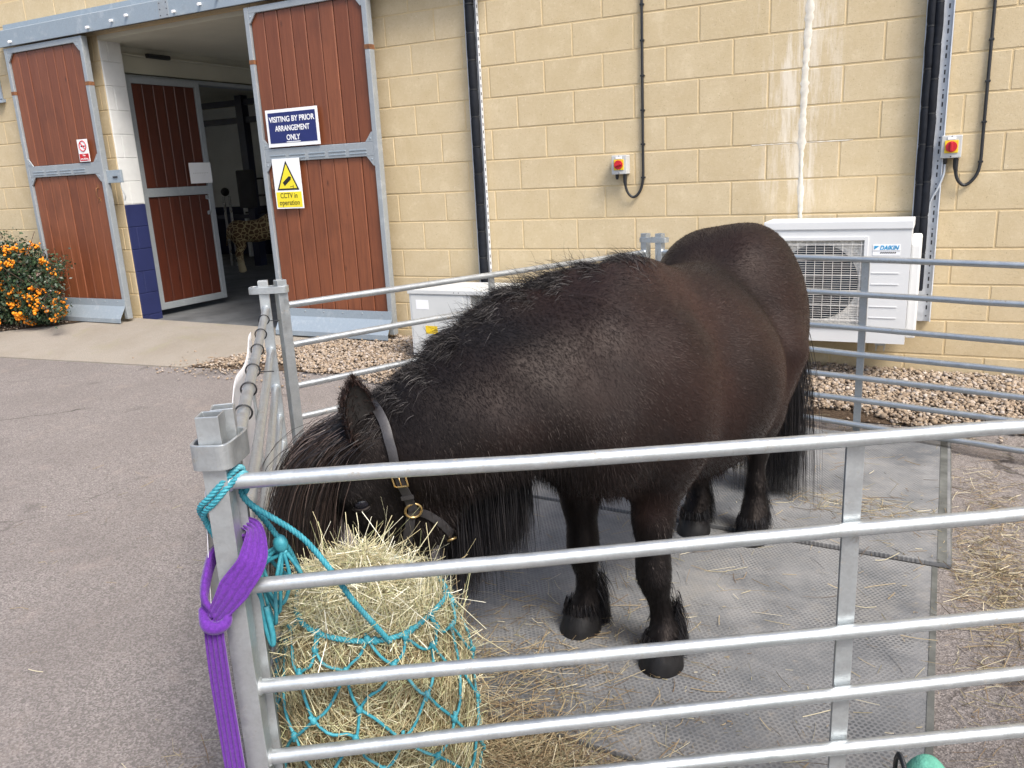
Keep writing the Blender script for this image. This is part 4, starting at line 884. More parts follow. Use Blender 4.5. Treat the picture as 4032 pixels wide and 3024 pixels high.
# ------------------------------------------------------------------ the pony
Fw = nrm((-.143, -.99, 0)); Lf = np.array([-Fw[1], Fw[0], 0]); Up = np.array([0, 0, 1.]); HB = np.array([2.38, -2.72, 0]); MBD = np.array([Fw, Lf, Up])
def Bp(s, l, z): return HB+Fw*s+Lf*l+Up*z
HO = np.array([1.757, -4.165, .845]); HF = nrm((-.66, -.75, 0)); HL = np.array([-HF[1], HF[0], 0]); ND = nrm(-Up-.18*HF)
HF2 = nrm(np.cross(ND, HL)); HF2 = HF2 if HF2@HF > 0 else -HF2; MHD = np.array([HF2, HL, ND])
def Hd(a, b, d): return HO+HF2*a+HL*b+ND*d
CREST = [(Bp(.80, 0, 1.10), .07), ((2.14, -3.62, 1.10), .075), ((2.02, -3.77, 1.06), .075), ((1.935, -3.90, .985), .07), ((1.86, -4.04, .89), .065), ((1.795, -4.12, .835), .06)]
def pony_body(h):
    S = SDF((1.35, -4.55, -.02), (2.95, -2.15, 1.34), h)
    for l, zl in ((-.10, .925), (.06, .95)): S.ell(Bp(-.03, l, zl), (.27, .195, .295), MBD, .10)
    S.ell(Bp(-.02, 0, .86), (.27, .25, .30), MBD, .08)
    S.ell(Bp(.45, 0, .775), (.41, .34, .335), MBD, .045); S.ell(Bp(.40, 0, .87), (.60, .185, .265), MBD, .09)
    S.ell(Bp(.80, 0, .82), (.30, .25, .315), MBD, .09)
    for l in (-.15, .15): S.ell(Bp(.84, l, .80), (.17, .12, .27), MBD, .05)
    S.ell(Bp(.78, 0, 1.065), (.24, .09, .145), MBD, .10); S.ell(Bp(1.04, 0, .76), (.15, .18, .18), MBD, .08)
    for l in (-.143, .143): S.ell(Bp(-.04, l, .80), (.22, .12, .28), MBD, .06)
    S.chain(CREST, .07)
    S.chain([(Bp(.95, 0, .92), .18), ((2.16, -3.72, .93), .158), ((2.06, -3.86, .90), .135), ((1.96, -3.98, .83), .118), ((1.88, -4.08, .76), .105)], .09)
    S.chain([(Bp(1.03, 0, .79), .15), ((2.16, -3.85, .83), .112), ((2.06, -3.95, .80), .092), ((1.97, -4.04, .74), .08)], .09)
    S.ell(Hd(0, 0, .05), (.085, .085, .09), MHD, .05); S.ell(Hd(.0, 0, .15), (.095, .092, .13), MHD, .05)
    for b in (-.05, .05):
        S.ell(Hd(-.112, b, .225), (.115, .05, .14), MHD, .04); S.ell(Hd(.042, b*1.52, .135), (.05, .022, .022), MHD, .02)
        S.ell(Hd(.03, b*1.4, .205), (.04, .02, .016), MHD, .02); S.ell(Hd(.01, b*1.0, .27), (.02, .02, .10), MHD, .03)
    S.cone(Hd(.03, 0, .12), .07, Hd(-.0, 0, .42), .052, .04); S.cone(Hd(-.13, 0, .20), .055, Hd(-.055, 0, .42), .042, .04); S.ell(Hd(-.02, 0, .455), (.072, .066, .065), MHD, .04)
    for pts in ([((2.40, -3.52, .72), .11), ((2.375, -3.58, .58), .078), ((2.372, -3.605, .46), .058), ((2.376, -3.622, .34), .046), ((2.38, -3.63, .295), .045), ((2.384, -3.618, .25), .036), ((2.394, -3.605, .18), .028), ((2.404, -3.60, .12), .038), ((2.410, -3.64, .08), .040), ((2.41, -3.655, .055), .052)],
                [((2.09, -3.52, .72), .11), ((2.10, -3.53, .58), .078), ((2.115, -3.54, .46), .056), ((2.125, -3.55, .34), .045), ((2.127, -3.556, .295), .044), ((2.128, -3.545, .25), .036), ((2.128, -3.53, .18), .028), ((2.127, -3.525, .12), .038), ((2.12, -3.545, .08), .040), ((2.113, -3.56, .055), .052)]): S.chain(pts, .03)
    for sg, bx in ((1, 2.487), (-1, 2.262)):
        S.chain([(Bp(.08, .15*sg, .80), .17), (Bp(.14, .15*sg, .62), .11), ((bx, -2.66, .50), .066), ((bx, -2.60, .42), .046), ((bx, -2.605, .36), .038), ((bx, -2.63, .22), .032), ((bx, -2.645, .13), .042), ((bx, -2.69, .08), .042), ((bx, -2.715, .055), .052)], .04)
        S.chain([(Bp(.22, .16*sg, .66), .11), (Bp(.10, .13*sg, .55), .09), ((bx, -2.63, .47), .055)], .05)
    S.cone(Bp(-.27, 0, 1.05), .06, Bp(-.36, 0, .85), .045, .05)
    k = int((.045-S.lo[2])/h); S.d[:, :, :k+1] = 1.0
    return S.mesh(3)
V, F = pony_body(.012)
VN = np.zeros_like(V)
for q in (F[:, [0, 1, 2]], F[:, [0, 2, 3]]):
    fn = np.cross(V[q[:, 1]]-V[q[:, 0]], V[q[:, 2]]-V[q[:, 0]])
    for c in range(3):
        for k in range(3): VN[:, k] += np.bincount(q[:, c], fn[:, k], len(V))
VN /= np.linalg.norm(VN, axis=1)[:, None]+1e-12
def blob(P, c, r): return np.exp(-(((P-np.array(c))/r)**2).sum(1))
def smooth_noise(P, f, seed):
    r = np.random.default_rng(seed); o = np.zeros(len(P))
    for i in range(10): k = nrm(r.normal(size=3))*f*r.uniform(.6, 1.6); o += np.sin(P@k+r.uniform(0, 6.3))
    return o/10**.5*.7
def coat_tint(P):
    """where the black coat is rusty brown, plus the sheen painted into the shoulder"""
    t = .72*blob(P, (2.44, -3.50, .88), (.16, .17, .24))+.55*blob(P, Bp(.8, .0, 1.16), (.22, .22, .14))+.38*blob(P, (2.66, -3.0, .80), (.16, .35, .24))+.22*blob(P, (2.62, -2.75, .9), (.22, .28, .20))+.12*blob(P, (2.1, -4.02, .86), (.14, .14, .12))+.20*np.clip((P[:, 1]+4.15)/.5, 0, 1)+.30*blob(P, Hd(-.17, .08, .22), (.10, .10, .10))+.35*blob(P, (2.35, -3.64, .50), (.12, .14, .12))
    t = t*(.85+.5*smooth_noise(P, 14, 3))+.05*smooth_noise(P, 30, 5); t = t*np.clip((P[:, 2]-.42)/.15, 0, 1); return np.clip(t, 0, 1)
pony = thing('pony', 'stocky black pony with bushy mane, head down eating hay in the pen', 'pony', (2.30, -3.2, .02))
PO = np.array(pony.location)
def kid(o): o.location = tuple(-PO); return o
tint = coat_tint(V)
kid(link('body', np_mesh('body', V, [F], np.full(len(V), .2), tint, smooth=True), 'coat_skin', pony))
# coat hair: short strands combed along the body
tri = np.concatenate([F[:, [0, 1, 2]], F[:, [0, 2, 3]]]); ar = .5*np.linalg.norm(np.cross(V[tri[:, 1]]-V[tri[:, 0]], V[tri[:, 2]]-V[tri[:, 0]]), axis=1)
def surface_pts(n, wt=None):
    p = ar if wt is None else ar*wt; i = rng.choice(len(tri), n, p=p/p.sum()); a = rng.random((n, 2)); fl = a.sum(1) > 1; a[fl] = 1-a[fl]; T = tri[i]
    P = V[T[:, 0]]+a[:, :1]*(V[T[:, 1]]-V[T[:, 0]])+a[:, 1:]*(V[T[:, 2]]-V[T[:, 0]]); N = VN[T[:, 0]]; return P, N
def flow(P):
    d = np.tile(-Fw*.75-Up*.65, (len(P), 1))
    neck = (P[:, 1] < -3.72) & (P[:, 2] > .45); d[neck] = np.array([.30, .38, -.75])
    leg = P[:, 2] < .48; d[leg] = np.array([0, .12, -1.])
    head = ((P-HO)@HF2 > -.2) & (np.linalg.norm(P-Hd(-.04, 0, .2), axis=1) < .30); d[head] = ND*.9-HF2*.35
    d += .16*np.stack([smooth_noise(P, 9, 11), smooth_noise(P, 9, 12), smooth_noise(P, 9, 13)], 1); return d
ctr = V[tri].mean(1); toc = ((ctr-CAM)*VN[tri[:, 0]]).sum(1) < .15
P, N = surface_pts(230000, np.where(toc, 1.0, .15))
D = flow(P); D -= N*(D*N).sum(1)[:, None]; D /= np.linalg.norm(D, axis=1)[:, None]+1e-9; D += rng.normal(0, .13, D.shape)
ln = rng.gamma(12, .00062, len(P))+.003
ln = np.where(P[:, 2] < .3, ln*1.5, ln)
P1 = P+D*(ln*.5)[:, None]+N*(ln*.13)[:, None]; P2 = P+D*ln[:, None]+N*(ln*rng.uniform(.05, .28, len(P)))[:, None]
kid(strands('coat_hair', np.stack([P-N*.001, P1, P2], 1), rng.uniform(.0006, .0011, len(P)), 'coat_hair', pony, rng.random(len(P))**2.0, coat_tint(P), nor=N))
# longer fluff at jaw, chest, belly and elbows
P, N = surface_pts(9000, (blob(ctr, Hd(-.2, .05, .22), (.09, .09, .14))+.8*blob(ctr, (2.2, -3.85, .62), (.2, .15, .12))+.7*blob(ctr, (2.36, -3.2, .46), (.25, .4, .08))+.8*blob(ctr, (2.1, -3.95, .70), (.15, .15, .1))))
D = flow(P)*.7-Up*.5+N*.6+rng.normal(0, .25, P.shape); D /= np.linalg.norm(D, axis=1)[:, None]; ln = rng.uniform(.012, .034, len(P))
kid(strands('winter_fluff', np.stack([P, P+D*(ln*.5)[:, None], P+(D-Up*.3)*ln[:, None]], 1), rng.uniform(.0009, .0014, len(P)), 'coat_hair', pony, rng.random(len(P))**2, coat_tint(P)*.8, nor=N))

def fall(root, d0, length, grav, m=9, curl=.0, spread=.1, clump=None):
    """strands leaving root along d0 and bending down"""
    n = len(root); P = np.zeros((n, m, 3)); P[:, 0] = root; d = d0/np.linalg.norm(d0, axis=1)[:, None]; st = length/(m-1)
    wv = rng.normal(0, 1, (n, 3)) if clump is None else clump
    for i in range(1, m):
        d = d+np.array([0, 0, -grav])+rng.normal(0, spread*.5, (n, 3))*.35+curl*wv*math.sin(i*1.4)*.3; d /= np.linalg.norm(d, axis=1)[:, None]; P[:, i] = P[:, i-1]+d*st[:, None]
    return P
cp_ = catmull([np.array(a)+Up*(r*.80) for a, r in CREST], 12); cd_ = np.r_[0, np.cumsum(np.linalg.norm(np.diff(cp_, axis=0), axis=1))]
def crest_at(u): s_ = u*cd_[-1]; return np.stack([np.interp(s_, cd_, cp_[:, k]) for k in range(3)], 1)
SIDE = nrm((-.78, .62, 0))     # far side of the neck
# upright bushy ridge of the mane
n = 7000; u = np.clip(rng.beta(1.0, 1.0, n), 0, 1)**.95; R0 = crest_at(u)+rng.normal(0, .020, (n, 3)); tdir = crest_at(np.minimum(u+.02, 1))-crest_at(np.maximum(u-.02, 0)); tdir /= np.linalg.norm(tdir, axis=1)[:, None]+1e-9
d0 = Up*.62+SIDE*rng.uniform(-.30, 1.1, n)[:, None]+tdir*rng.uniform(.1, 1.1, n)[:, None]+rng.normal(0, .16, (n, 3)); ln = rng.uniform(.03, .075, n)*np.where(u < .12, .65, 1.0)
cl = np.stack([np.sin(u*190), np.cos(u*160), np.sin(u*130+1)], 1)+rng.normal(0, .35, (n, 3))
kid(strands('mane', fall(R0, d0, ln, .13, 6, .7, .35, cl), rng.uniform(.0008, .0014, n), 'mane_hair', pony, np.clip(rng.random(n)**1.3+.08*np.sin(u*90), 0, 1)))
# shaggy band of mane hair rooted over the top of the crest
dc = np.full(len(ctr), 9.0); uc = np.zeros(len(ctr))
for k_ in range(0, len(cp_), 2):
    q_ = np.linalg.norm(ctr-cp_[k_], axis=1); b_ = q_ < dc; dc[b_] = q_[b_]; uc[b_] = k_/(len(cp_)-1)
P, N = surface_pts(15000, np.exp(-(dc/.052)**2)*(VN[tri[:, 0], 2] > -.2)*(ctr[:, 1] < -3.45)); n = len(P)
ui = np.array([np.argmin(((cp_-p)**2).sum(1)) for p in P])/(len(cp_)-1); tdir = crest_at(np.minimum(ui+.03, 1))-crest_at(np.maximum(ui-.03, 0)); tdir /= np.linalg.norm(tdir, axis=1)[:, None]+1e-9
cl = np.stack([np.sin(ui*70+N[:, 0]*3), np.cos(ui*60), np.sin(ui*50+1)], 1)
d0 = N*rng.uniform(.12, .42, n)[:, None]+tdir*rng.uniform(.4, 1.1, n)[:, None]+SIDE*rng.uniform(0, .8, n)[:, None]+cl*.22+rng.normal(0, .12, (n, 3))
kid(strands('mane_fringe', fall(P, d0, rng.uniform(.022, .06, n), .20, 6, .5, .2, cl), rng.uniform(.0008, .0014, n), 'mane_hair', pony, rng.random(n)**1.2))
# long mane lying on the far side and hanging below the neck
n = 5200; u = rng.uniform(.25, .97, n); R0 = crest_at(u)+rng.normal(0, .012, (n, 3)); P = np.zeros((n, 9, 3)); drop = rng.uniform(.42, .66, n)*(.8+.25*np.sin(u*40))
for i in range(9):
    t = i/8.0; out = .19*math.sin(min(1, t*2.2)*math.pi/2)+.02*t
    P[:, i] = R0+SIDE*out*(1+.12*np.sin(u*60))[:, None]-Up*(drop*(t**1.25))[:, None]+np.array([.10, .05, 0])*t*t+rng.normal(0, .004+.006*t, (n, 3))
kid(strands('long_mane', P, rng.uniform(.0012, .0020, n), 'tail_hair', pony, rng.random(n)**1.5))
# hair seen hanging below the throat (from the far mane)
n = 9500; a = rng.random(n)**1.25; R0 = np.array([1.965, -4.02, .735])+np.outer(a, np.array([.15, .13, -.01]))+SIDE*rng.uniform(.0, .11, n)[:, None]+rng.normal(0, .010, (n, 3)); ln = rng.uniform(.24, .43, n)*(1.10-.35*a)*(.88+.14*np.sin(a*37))
cl = np.stack([np.sin(a*80), np.cos(a*70), 0*a], 1)
kid(strands('throat_hair', fall(R0, -Up+rng.normal(0, .10, (n, 3)), ln, .25, 7, .12, .08, cl), rng.uniform(.0014, .0024, n), 'tail_hair', pony, rng.random(n)**2))
# forelock: thick fall over the forehead
n = 8000; R0 = Hd(.0, -.03, .0)+HF2*rng.normal(0, .035, n)[:, None]+HL*rng.normal(.0, .042, n)[:, None]+ND*rng.normal(0, .012, n)[:, None]
sp = rng.uniform(-1, 1, n); d0 = HF2*rng.uniform(.9, 1.5, n)[:, None]+HL*(sp*.42-.24)[:, None]+Up*rng.uniform(-.15, .35, n)[:, None]; ln = rng.uniform(.34, .56, n)
cl = np.stack([np.sin(sp*30), np.cos(sp*26), 0*sp], 1)
kid(strands('forelock', fall(R0, d0, ln, .42, 11, .10, .10, cl), rng.uniform(.0010, .0017, n), 'forelock_hair', pony, np.clip(rng.random(n)**1.5+.12*np.sin(sp*55), 0, 1)))
# tail
n = 11000; R0 = Bp(-.34, 0, .96)+rng.normal(0, .030, (n, 3))*np.array([1, 1, 1.6]); a = rng.normal(0, 1, n)
d0 = -Fw*rng.uniform(.3, .9, n)[:, None]+Lf*(a*.20+.06)[:, None]-Up*.35; ln = rng.uniform(.62, 1.06, n); ln[rng.random(n) < .15] *= .8
cl = np.stack([np.sin(a*14), np.cos(a*11), 0*a], 1)
kid(strands('tail', fall(R0, d0, ln, .45, 11, .08, .08, cl), rng.uniform(.0014, .0024, n), 'tail_hair', pony, rng.random(n)**2))
# feathering on the lower legs
roots = []
for (x, y, zc), nn, lat in (((2.405, -3.59, .105), 2400, .055), ((2.13, -3.517, .105), 2400, .055), ((2.487, -2.635, .12), 1400, .05), ((2.262, -2.635, .12), 1400, .05)):
    q = rng.uniform(-.6, math.pi+.6, nn); r_ = .040
    zz_ = rng.normal(.0, .035, nn)+np.abs(rng.normal(0, .03, nn)); roots.append(np.stack([x+r_*np.cos(q), y+r_*np.sin(q), zc+zz_], 1))
R0 = np.concatenate(roots); n = len(R0); d0 = np.stack([rng.normal(.22, .35, n), rng.uniform(.0, .8, n), -np.ones(n)*.9], 1); ln = rng.uniform(.055, .13, n)
Pf_ = fall(R0, d0, ln, .35, 6, .05, .12); Pf_[:, :, 2] = np.maximum(Pf_[:, :, 2], .026)
kid(strands('leg_feather', Pf_, rng.uniform(.0012, .0019, n), 'tail_hair', pony, rng.random(n)**2.2))
# skirt of hair over each hoof
roots = []
HOOF = [(2.41, -3.655), (2.113, -3.56), (2.487, -2.715), (2.262, -2.715)]
for x, y in HOOF:
    q = rng.uniform(0, 2*math.pi, 1100); roots.append(np.stack([x+.050*np.cos(q), y+.012+.050*np.sin(q), rng.uniform(.075, .125, 1100), q], 1))
R0 = np.concatenate(roots); n = len(R0); q = R0[:, 3]; d0 = np.stack([.35*np.cos(q), .35*np.sin(q)+.15, -np.ones(n)], 1)+rng.normal(0, .12, (n, 3))
Pf_ = fall(R0[:, :3], d0, rng.uniform(.03, .062, n), .2, 5, 0, .1); Pf_[:, :, 2] = np.maximum(Pf_[:, :, 2], .028)
kid(strands('hoof_skirt', Pf_, rng.uniform(.0012, .0018, n), 'tail_hair', pony, rng.random(n)**2.2))
for x, y in HOOF:
    g = G(); k = 24; rings = [(.020, .070, .0), (.026, .070, .0), (.060, .062, .008), (.082, .056, .014), (.084, .040, .016)]
    Vh = []; 
    for z, r_, sh in rings:
        for j in range(k):
            a = 2*math.pi*j/k; fr = .5-.5*math.sin(a); Vh.append((x+r_*math.cos(a)*.95, y+sh+r_*math.sin(a)*(1.0+.06*fr), z))
    g.add(Vh, [[i*k+j, i*k+(j+1) % k, (i+1)*k+(j+1) % k, (i+1)*k+j] for i in range(len(rings)-1) for j in range(k)]+[list(range(k))[::-1]])
    kid(g.obj('hoof', 'hoof', pony, smooth='auto'))
# eyes with lids, ears
for b in (-1, 1):
    g = G(); g.sphere(Hd(.040, .083*b, .160), (.021, .013, .018), MHD, 16, 10); kid(g.obj('eye', 'eye', pony, smooth=True))
    for sg, dd in ((-1, .144), (1, .176)):
        a = np.linspace(-1, 1, 9); g = G(); g.tube([Hd(.040+.026*q, (.091-.012*q*q)*b, dd-sg*.010*(q*q-.2)*1.0) for q in a], .0055*(1-.5*a**2)+.001, 8); kid(g.obj('eyelid', 'coat_skin', pony, smooth=True))
def ear(base, axis, open_dir, L_, w):
    axis = nrm(axis); od = nrm(np.array(open_dir)-axis*(np.array(open_dir)@axis)); sd_ = np.cross(axis, od); n = 15; k = 15; Vo = []; Vi = []
    for i in range(n):
        t = i/(n-1); ww = w*float(np.interp(t, [0, .15, .35, .55, .72, .86, .95, 1], [.55, .82, 1, 1, .90, .66, .36, .06])); dp = .85*ww*(1-.4*t)
        for j in range(k):
            p = (j/(k-1)*2-1)*1.75*(1-.25*t); c = base+axis*L_*t+sd_*ww*math.sin(p)*1.0-od*(dp*math.cos(p)-dp*.2)+od*.02*t*t
            Vo.append(c); Vi.append(c+od*.004*math.cos(p)-sd_*.004*math.sin(p))
    Vo = np.array(Vo); Vi = np.array(Vi); F_ = [[i*k+j, i*k+j+1, (i+1)*k+j+1, (i+1)*k+j] for i in range(n-1) for j in range(k-1)]
    return Vo, Vi, F_, od, sd_
for b, ax, od in ((1, Up*.97+HF2*.22+HL*.02, HL*.80-HF2*.50), (-1, Up*.90+HF2*.05-HL*.12, -HL*.5-HF2*.3)):
    base = Hd(-.02, .060*b, .055); Vo, Vi, F_, odn, sdn = ear(base, ax, od, .195 if b == 1 else .165, .050)
    e = kid(link('ear', np_mesh('ear', Vo, [np.array(F_)], np.full(len(Vo), .25), np.full(len(Vo), .15), smooth=True), 'coat_skin', pony))
    link('ear_lining', np_mesh('ear_lining', Vi, [np.array(F_)[:, ::-1]], smooth=True), 'ear_inner', e)
    nn = 2600; idx = rng.integers(0, len(Vo), nn); root = Vo[idx]+rng.normal(0, .003, (nn, 3)); outw = root-(base+nrm(ax)*((root-base)@nrm(ax))[:, None]); outw /= np.linalg.norm(outw, axis=1)[:, None]+1e-9
    inn = rng.random(nn) < .40; d0 = nrm(ax)*.8+outw*np.where(inn, -.5, .45)[:, None]+rng.normal(0, .25, (nn, 3)); d0 /= np.linalg.norm(d0, axis=1)[:, None]; ln = np.where(inn, rng.uniform(.012, .03, nn), rng.uniform(.007, .014, nn))
    st_ = strands('ear_hair', np.stack([root, root+d0*(ln*.5)[:, None], root+d0*ln[:, None]], 1), rng.uniform(.0009, .0014, nn), 'coat_hair', e, np.where(inn, rng.random(nn), rng.random(nn)**2), np.where(inn, .8*rng.random(nn), .2))

# leather halter worn by the pony
hal = thing('halter', 'black leather halter with brass buckle and rings on the pony\'s head', 'halter', (1.9, -4.2, .6)); HO3 = np.array(hal.location)
def hk(o): o.location = tuple(-HO3); return o
# nearest surface point lookup so that straps lie on the coat
def snap(p, off=.008):
    p = np.asarray(p, float); i = np.argmin(((V-p)**2).sum(1)); j = np.argsort(((V-p)**2).sum(1))[:6]; return V[j].mean(0)+VN[i]*off, VN[i]
def strap(name, pts, w, off=.009, mat='leather', parent=None, m=10):
    Q = catmull(pts, m); S_ = [snap(q, off) for q in Q]; C_ = np.array([s_[0] for s_ in S_]); N_ = np.array([s_[1] for s_ in S_])
    for _ in range(6): C_[1:-1] = .5*C_[1:-1]+.25*(C_[:-2]+C_[2:]); N_[1:-1] = .5*N_[1:-1]+.25*(N_[:-2]+N_[2:])
    T = np.gradient(C_, axis=0); side = np.cross(T, N_); g = G(); g.band(C_, side, w, .0042); return hk(g.obj(name, mat, parent or hal, bevel=.0006, smooth='auto')), C_, N_
RING = Hd(-.075, .105, .215)
strap('headpiece', [Hd(-.085, -.02, -.01), Hd(-.08, .04, -.005), Hd(-.072, .09, .04), Hd(-.074, .105, .105)], .024, .010)
ck, cC, cN = strap('cheek_strap', [Hd(-.074, .105, .09), Hd(-.075, .11, .13), Hd(-.075, .11, .18), RING], .024, .013)
strap('noseband', [RING, Hd(-.055, .10, .26), Hd(-.04, .09, .31), Hd(-.03, .085, .36)], .024, .009)
strap('throat_strap', [RING, Hd(-.115, .10, .25), Hd(-.15, .075, .31), Hd(-.15, .03, .36), Hd(-.13, .0, .39)], .021, .009)
rc, rn = snap(RING, .014); a = np.linspace(0, 2*math.pi, 25); tu = nrm(np.cross(rn, ND)); tv = nrm(np.cross(rn, tu))
g = G(); g.tube(rc+np.outer(np.cos(a)*.021, tu)+np.outer(np.sin(a)*.021, tv), .0032, 8, cap=False); hk(g.obj('ring', 'brass', hal, smooth=True))
bc, bnm = snap(Hd(-.075, .11, .115), .019); tu = nrm(np.cross(bnm, ND)); tv = nrm(np.cross(bnm, tu))
sq = np.array([(-1, -1), (1, -1), (1, 1), (-1, 1), (-1, -1)])*np.array([.018, .014]); sq = np.vstack([np.linspace(sq[i], sq[i+1], 6)[:-1] for i in range(4)]+[sq[:1]])
g = G(); g.tube(bc+np.outer(sq[:, 0], tu)+np.outer(sq[:, 1], tv), .0026, 8); g.tube([bc-tv*.014, bc+tv*.014], .0018, 6); hk(g.obj('buckle', 'brass', hal, smooth=True))
kc, kn_ = snap(Hd(-.075, .11, .165), .017); tu = nrm(np.cross(kn_, ND)); g = G(); g.band([kc-tu*.016, kc-tu*.008, kc+tu*.008, kc+tu*.016], ND, .010, .004); hk(g.obj('keeper', 'leather', hal))
kc, kn_ = snap(Hd(-.15, .06, .335), .014); g = G(); g.tube([kc-HF2*.012, kc+HF2*.014], .004, 8); hk(g.obj('brass_hook', 'brass', hal, smooth=True))
# ------------------------------------------------------------------ hay net
NC = np.array([1.93, -4.40]); NRt = nrm((.78, .61, 0)); NFr = nrm((.61, -.78, 0))   # net centre, lateral, towards the front
def prof(z): return np.interp(z, [-.08, .0, .06, .14, .26, .36, .44, .51, .56, .60, .64, .67], [.4, .76, .92, 1.0, 1.0, .935, .84, .73, .63, .53, .40, .2])
def net_pt(th, z, off=0.0):
    th = np.asarray(th, float); z = np.asarray(z, float); r = prof(z)*(1+.05*np.sin(3*th+4*z)+.035*np.sin(5*th-9*z))
    return np.stack([NC[0]+np.cos(th)*NRt[0]*(.232*r+off)+np.sin(th)*NFr[0]*(.192*r+off), NC[1]+np.cos(th)*NRt[1]*(.232*r+off)+np.sin(th)*NFr[1]*(.192*r+off), z], -1)
hn = thing('hay_net', 'teal cord hay net stuffed with hay, tied in the near pen corner', 'hay net', (NC[0], NC[1], 0)); NO = np.array(hn.location)
def nk(o): o.location = tuple(-NO); return o
nt, nz = 48, 28; th = np.linspace(0, 2*math.pi, nt, endpoint=False); zz = np.linspace(-.06, .50, nz); TH, ZZ = np.meshgrid(th, zz, indexing='ij'); Vn = net_pt(TH, ZZ, -.016).reshape(-1, 3); Vn[:, 2] = np.maximum(Vn[:, 2], .022)
F_ = [[i*nz+j, ((i+1) % nt)*nz+j, ((i+1) % nt)*nz+j+1, i*nz+j+1] for i in range(nt) for j in range(nz-1)]
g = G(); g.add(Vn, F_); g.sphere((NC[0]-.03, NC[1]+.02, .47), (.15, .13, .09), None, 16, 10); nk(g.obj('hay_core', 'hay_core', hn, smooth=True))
def straw(root, d, ln, bend=.35, m=5):
    n = len(root); d = d/np.linalg.norm(d, axis=1)[:, None]; b = rng.normal(0, 1, (n, 3)); t = np.linspace(0, 1, m)[None, :, None]
    kink = (rng.random(n) < .25)[:, None, None]*np.maximum(0, t-.55)*rng.normal(0, .9, (n, 1, 3))
    return root[:, None]+d[:, None]*ln[:, None, None]*t+b[:, None]*(bend*ln)[:, None, None]*(t**2)*.35+kink*ln[:, None, None]
n = 17000; tq = rng.uniform(0, 2*math.pi, n); zq = rng.uniform(.015, .545, n); R0 = net_pt(tq, zq, rng.uniform(-.014, .008, n)); Nn = R0-np.array([NC[0], NC[1], 0])-np.outer(R0[:, 2], Up); Nn /= np.linalg.norm(Nn, axis=1)[:, None]
tg = np.cross(Nn, Up); aa = rng.normal(math.pi/2, .85, n); D = tg*np.cos(aa)[:, None]+Up*np.sin(aa)[:, None]*np.where(rng.random(n) < .5, 1, -1)[:, None]+Nn*rng.normal(.0, .09, n)[:, None]; ln = rng.uniform(.03, .13, n)
Ps = straw(R0-D*ln[:, None]*.5, D, ln, .22)
n = 6500; r_ = np.sqrt(rng.random(n)); tq = rng.uniform(0, 2*math.pi, n); hx = r_*.175*np.cos(tq); hy = r_*.150*np.sin(tq); R1 = np.stack([NC[0]-.02+hx*NRt[0]+hy*NFr[0], NC[1]+.01+hx*NRt[1]+hy*NFr[1], .612-.12*r_**2-.12*hx+rng.normal(0, .012, n)], 1)
D1 = rng.normal(0, 1, (n, 3)); D1[:, 2] = D1[:, 2]*.22-r_*.25*np.sign(rng.normal(size=n)); D1 += np.stack([hx*2, hy*2, 0*hx], 1); ln1 = rng.uniform(.04, .13, n); P1 = straw(R1-D1/np.linalg.norm(D1, axis=1)[:, None]*ln1[:, None]*.5, D1, ln1, .3)
n = 120; r_ = rng.random(n); tq = rng.uniform(0, 2*math.pi, n); R2 = np.stack([NC[0]+r_*.16*np.cos(tq), NC[1]+r_*.15*np.sin(tq), .585+.03*rng.random(n)], 1); D2 = np.stack([rng.normal(.15, .5, n), rng.normal(-.1, .5, n), rng.uniform(.25, 1.1, n)], 1); P2 = straw(R2, D2, rng.uniform(.04, .12, n), .3)
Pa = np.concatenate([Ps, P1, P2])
cap = (Pa-np.array([0, 0, .0]))@np.array([-.508, .861, 0]); lim = np.array([1.889, -4.692, 0])@np.array([-.508, .861, 0])+.022
push = np.maximum(0, lim-cap); Pa = Pa+push[..., None]*np.array([-.508, .861, 0]); Pa[..., 2] = np.maximum(Pa[..., 2], .024)
stuff(nk(strands('hay', Pa, rng.uniform(.0007, .0019, len(Pa)), 'hay', hn, np.clip(rng.random(len(Pa))**1.45*.80+np.where(Pa[:, 2, 2] > .5, .22, .0), 0, 1), taper=False)))  # stalks at the top coloured paler, painting in the sunlit crown
# knotted mesh of the net: rows of diamonds
g = G(); kn = G(); nod = {}; rows = [.035, .115, .20, .285, .37, .45, .505]; nc = 12
for i, z in enumerate(rows):
    for j in range(nc): nod[i, j] = (2*math.pi*(j+.5*(i % 2))/nc+rng.normal(0, .05)+.25*(z-.3), z+rng.normal(0, .012))
def cord(a, b, r=.0036, sag=.010):
    t = np.linspace(0, 1, 9); da = (b[0]-a[0]+math.pi) % (2*math.pi)-math.pi; w1, w2 = rng.normal(0, .012, 2); thx = a[0]+da*t+w1*np.sin(t*math.pi)*2; z = a[1]+(b[1]-a[1])*t-sag*np.sin(t*math.pi)+w2*np.sin(t*2*math.pi)*.3
    P = net_pt(thx, z, .0125); P[:, 2] = np.maximum(P[:, 2], .026); g.tube(P, r, 6)
for i in range(len(rows)-1):
    for j in range(nc):
        k2 = (j if i % 2 == 0 else j+1) % nc; k1 = (j-1 if i % 2 == 0 else j) % nc
        cord(nod[i, j], nod[i+1, k1]); cord(nod[i, j], nod[i+1, k2])
nk(g.obj('net_cord', 'teal_cord', hn, smooth=True))
for (i, j), (a, z) in nod.items():
    c = net_pt(a, max(z, .03), .014); kn.sphere(c, (.008, .008, .0095), None, 8, 6); kn.tube([c+rng.normal(0, .004, 3)+np.array([0, 0, .009]), c, c+rng.normal(0, .004, 3)-np.array([0, 0, .009])], .0042, 6)
stuff(nk(kn.obj('net_knots', 'teal_cord', hn, smooth=True)))
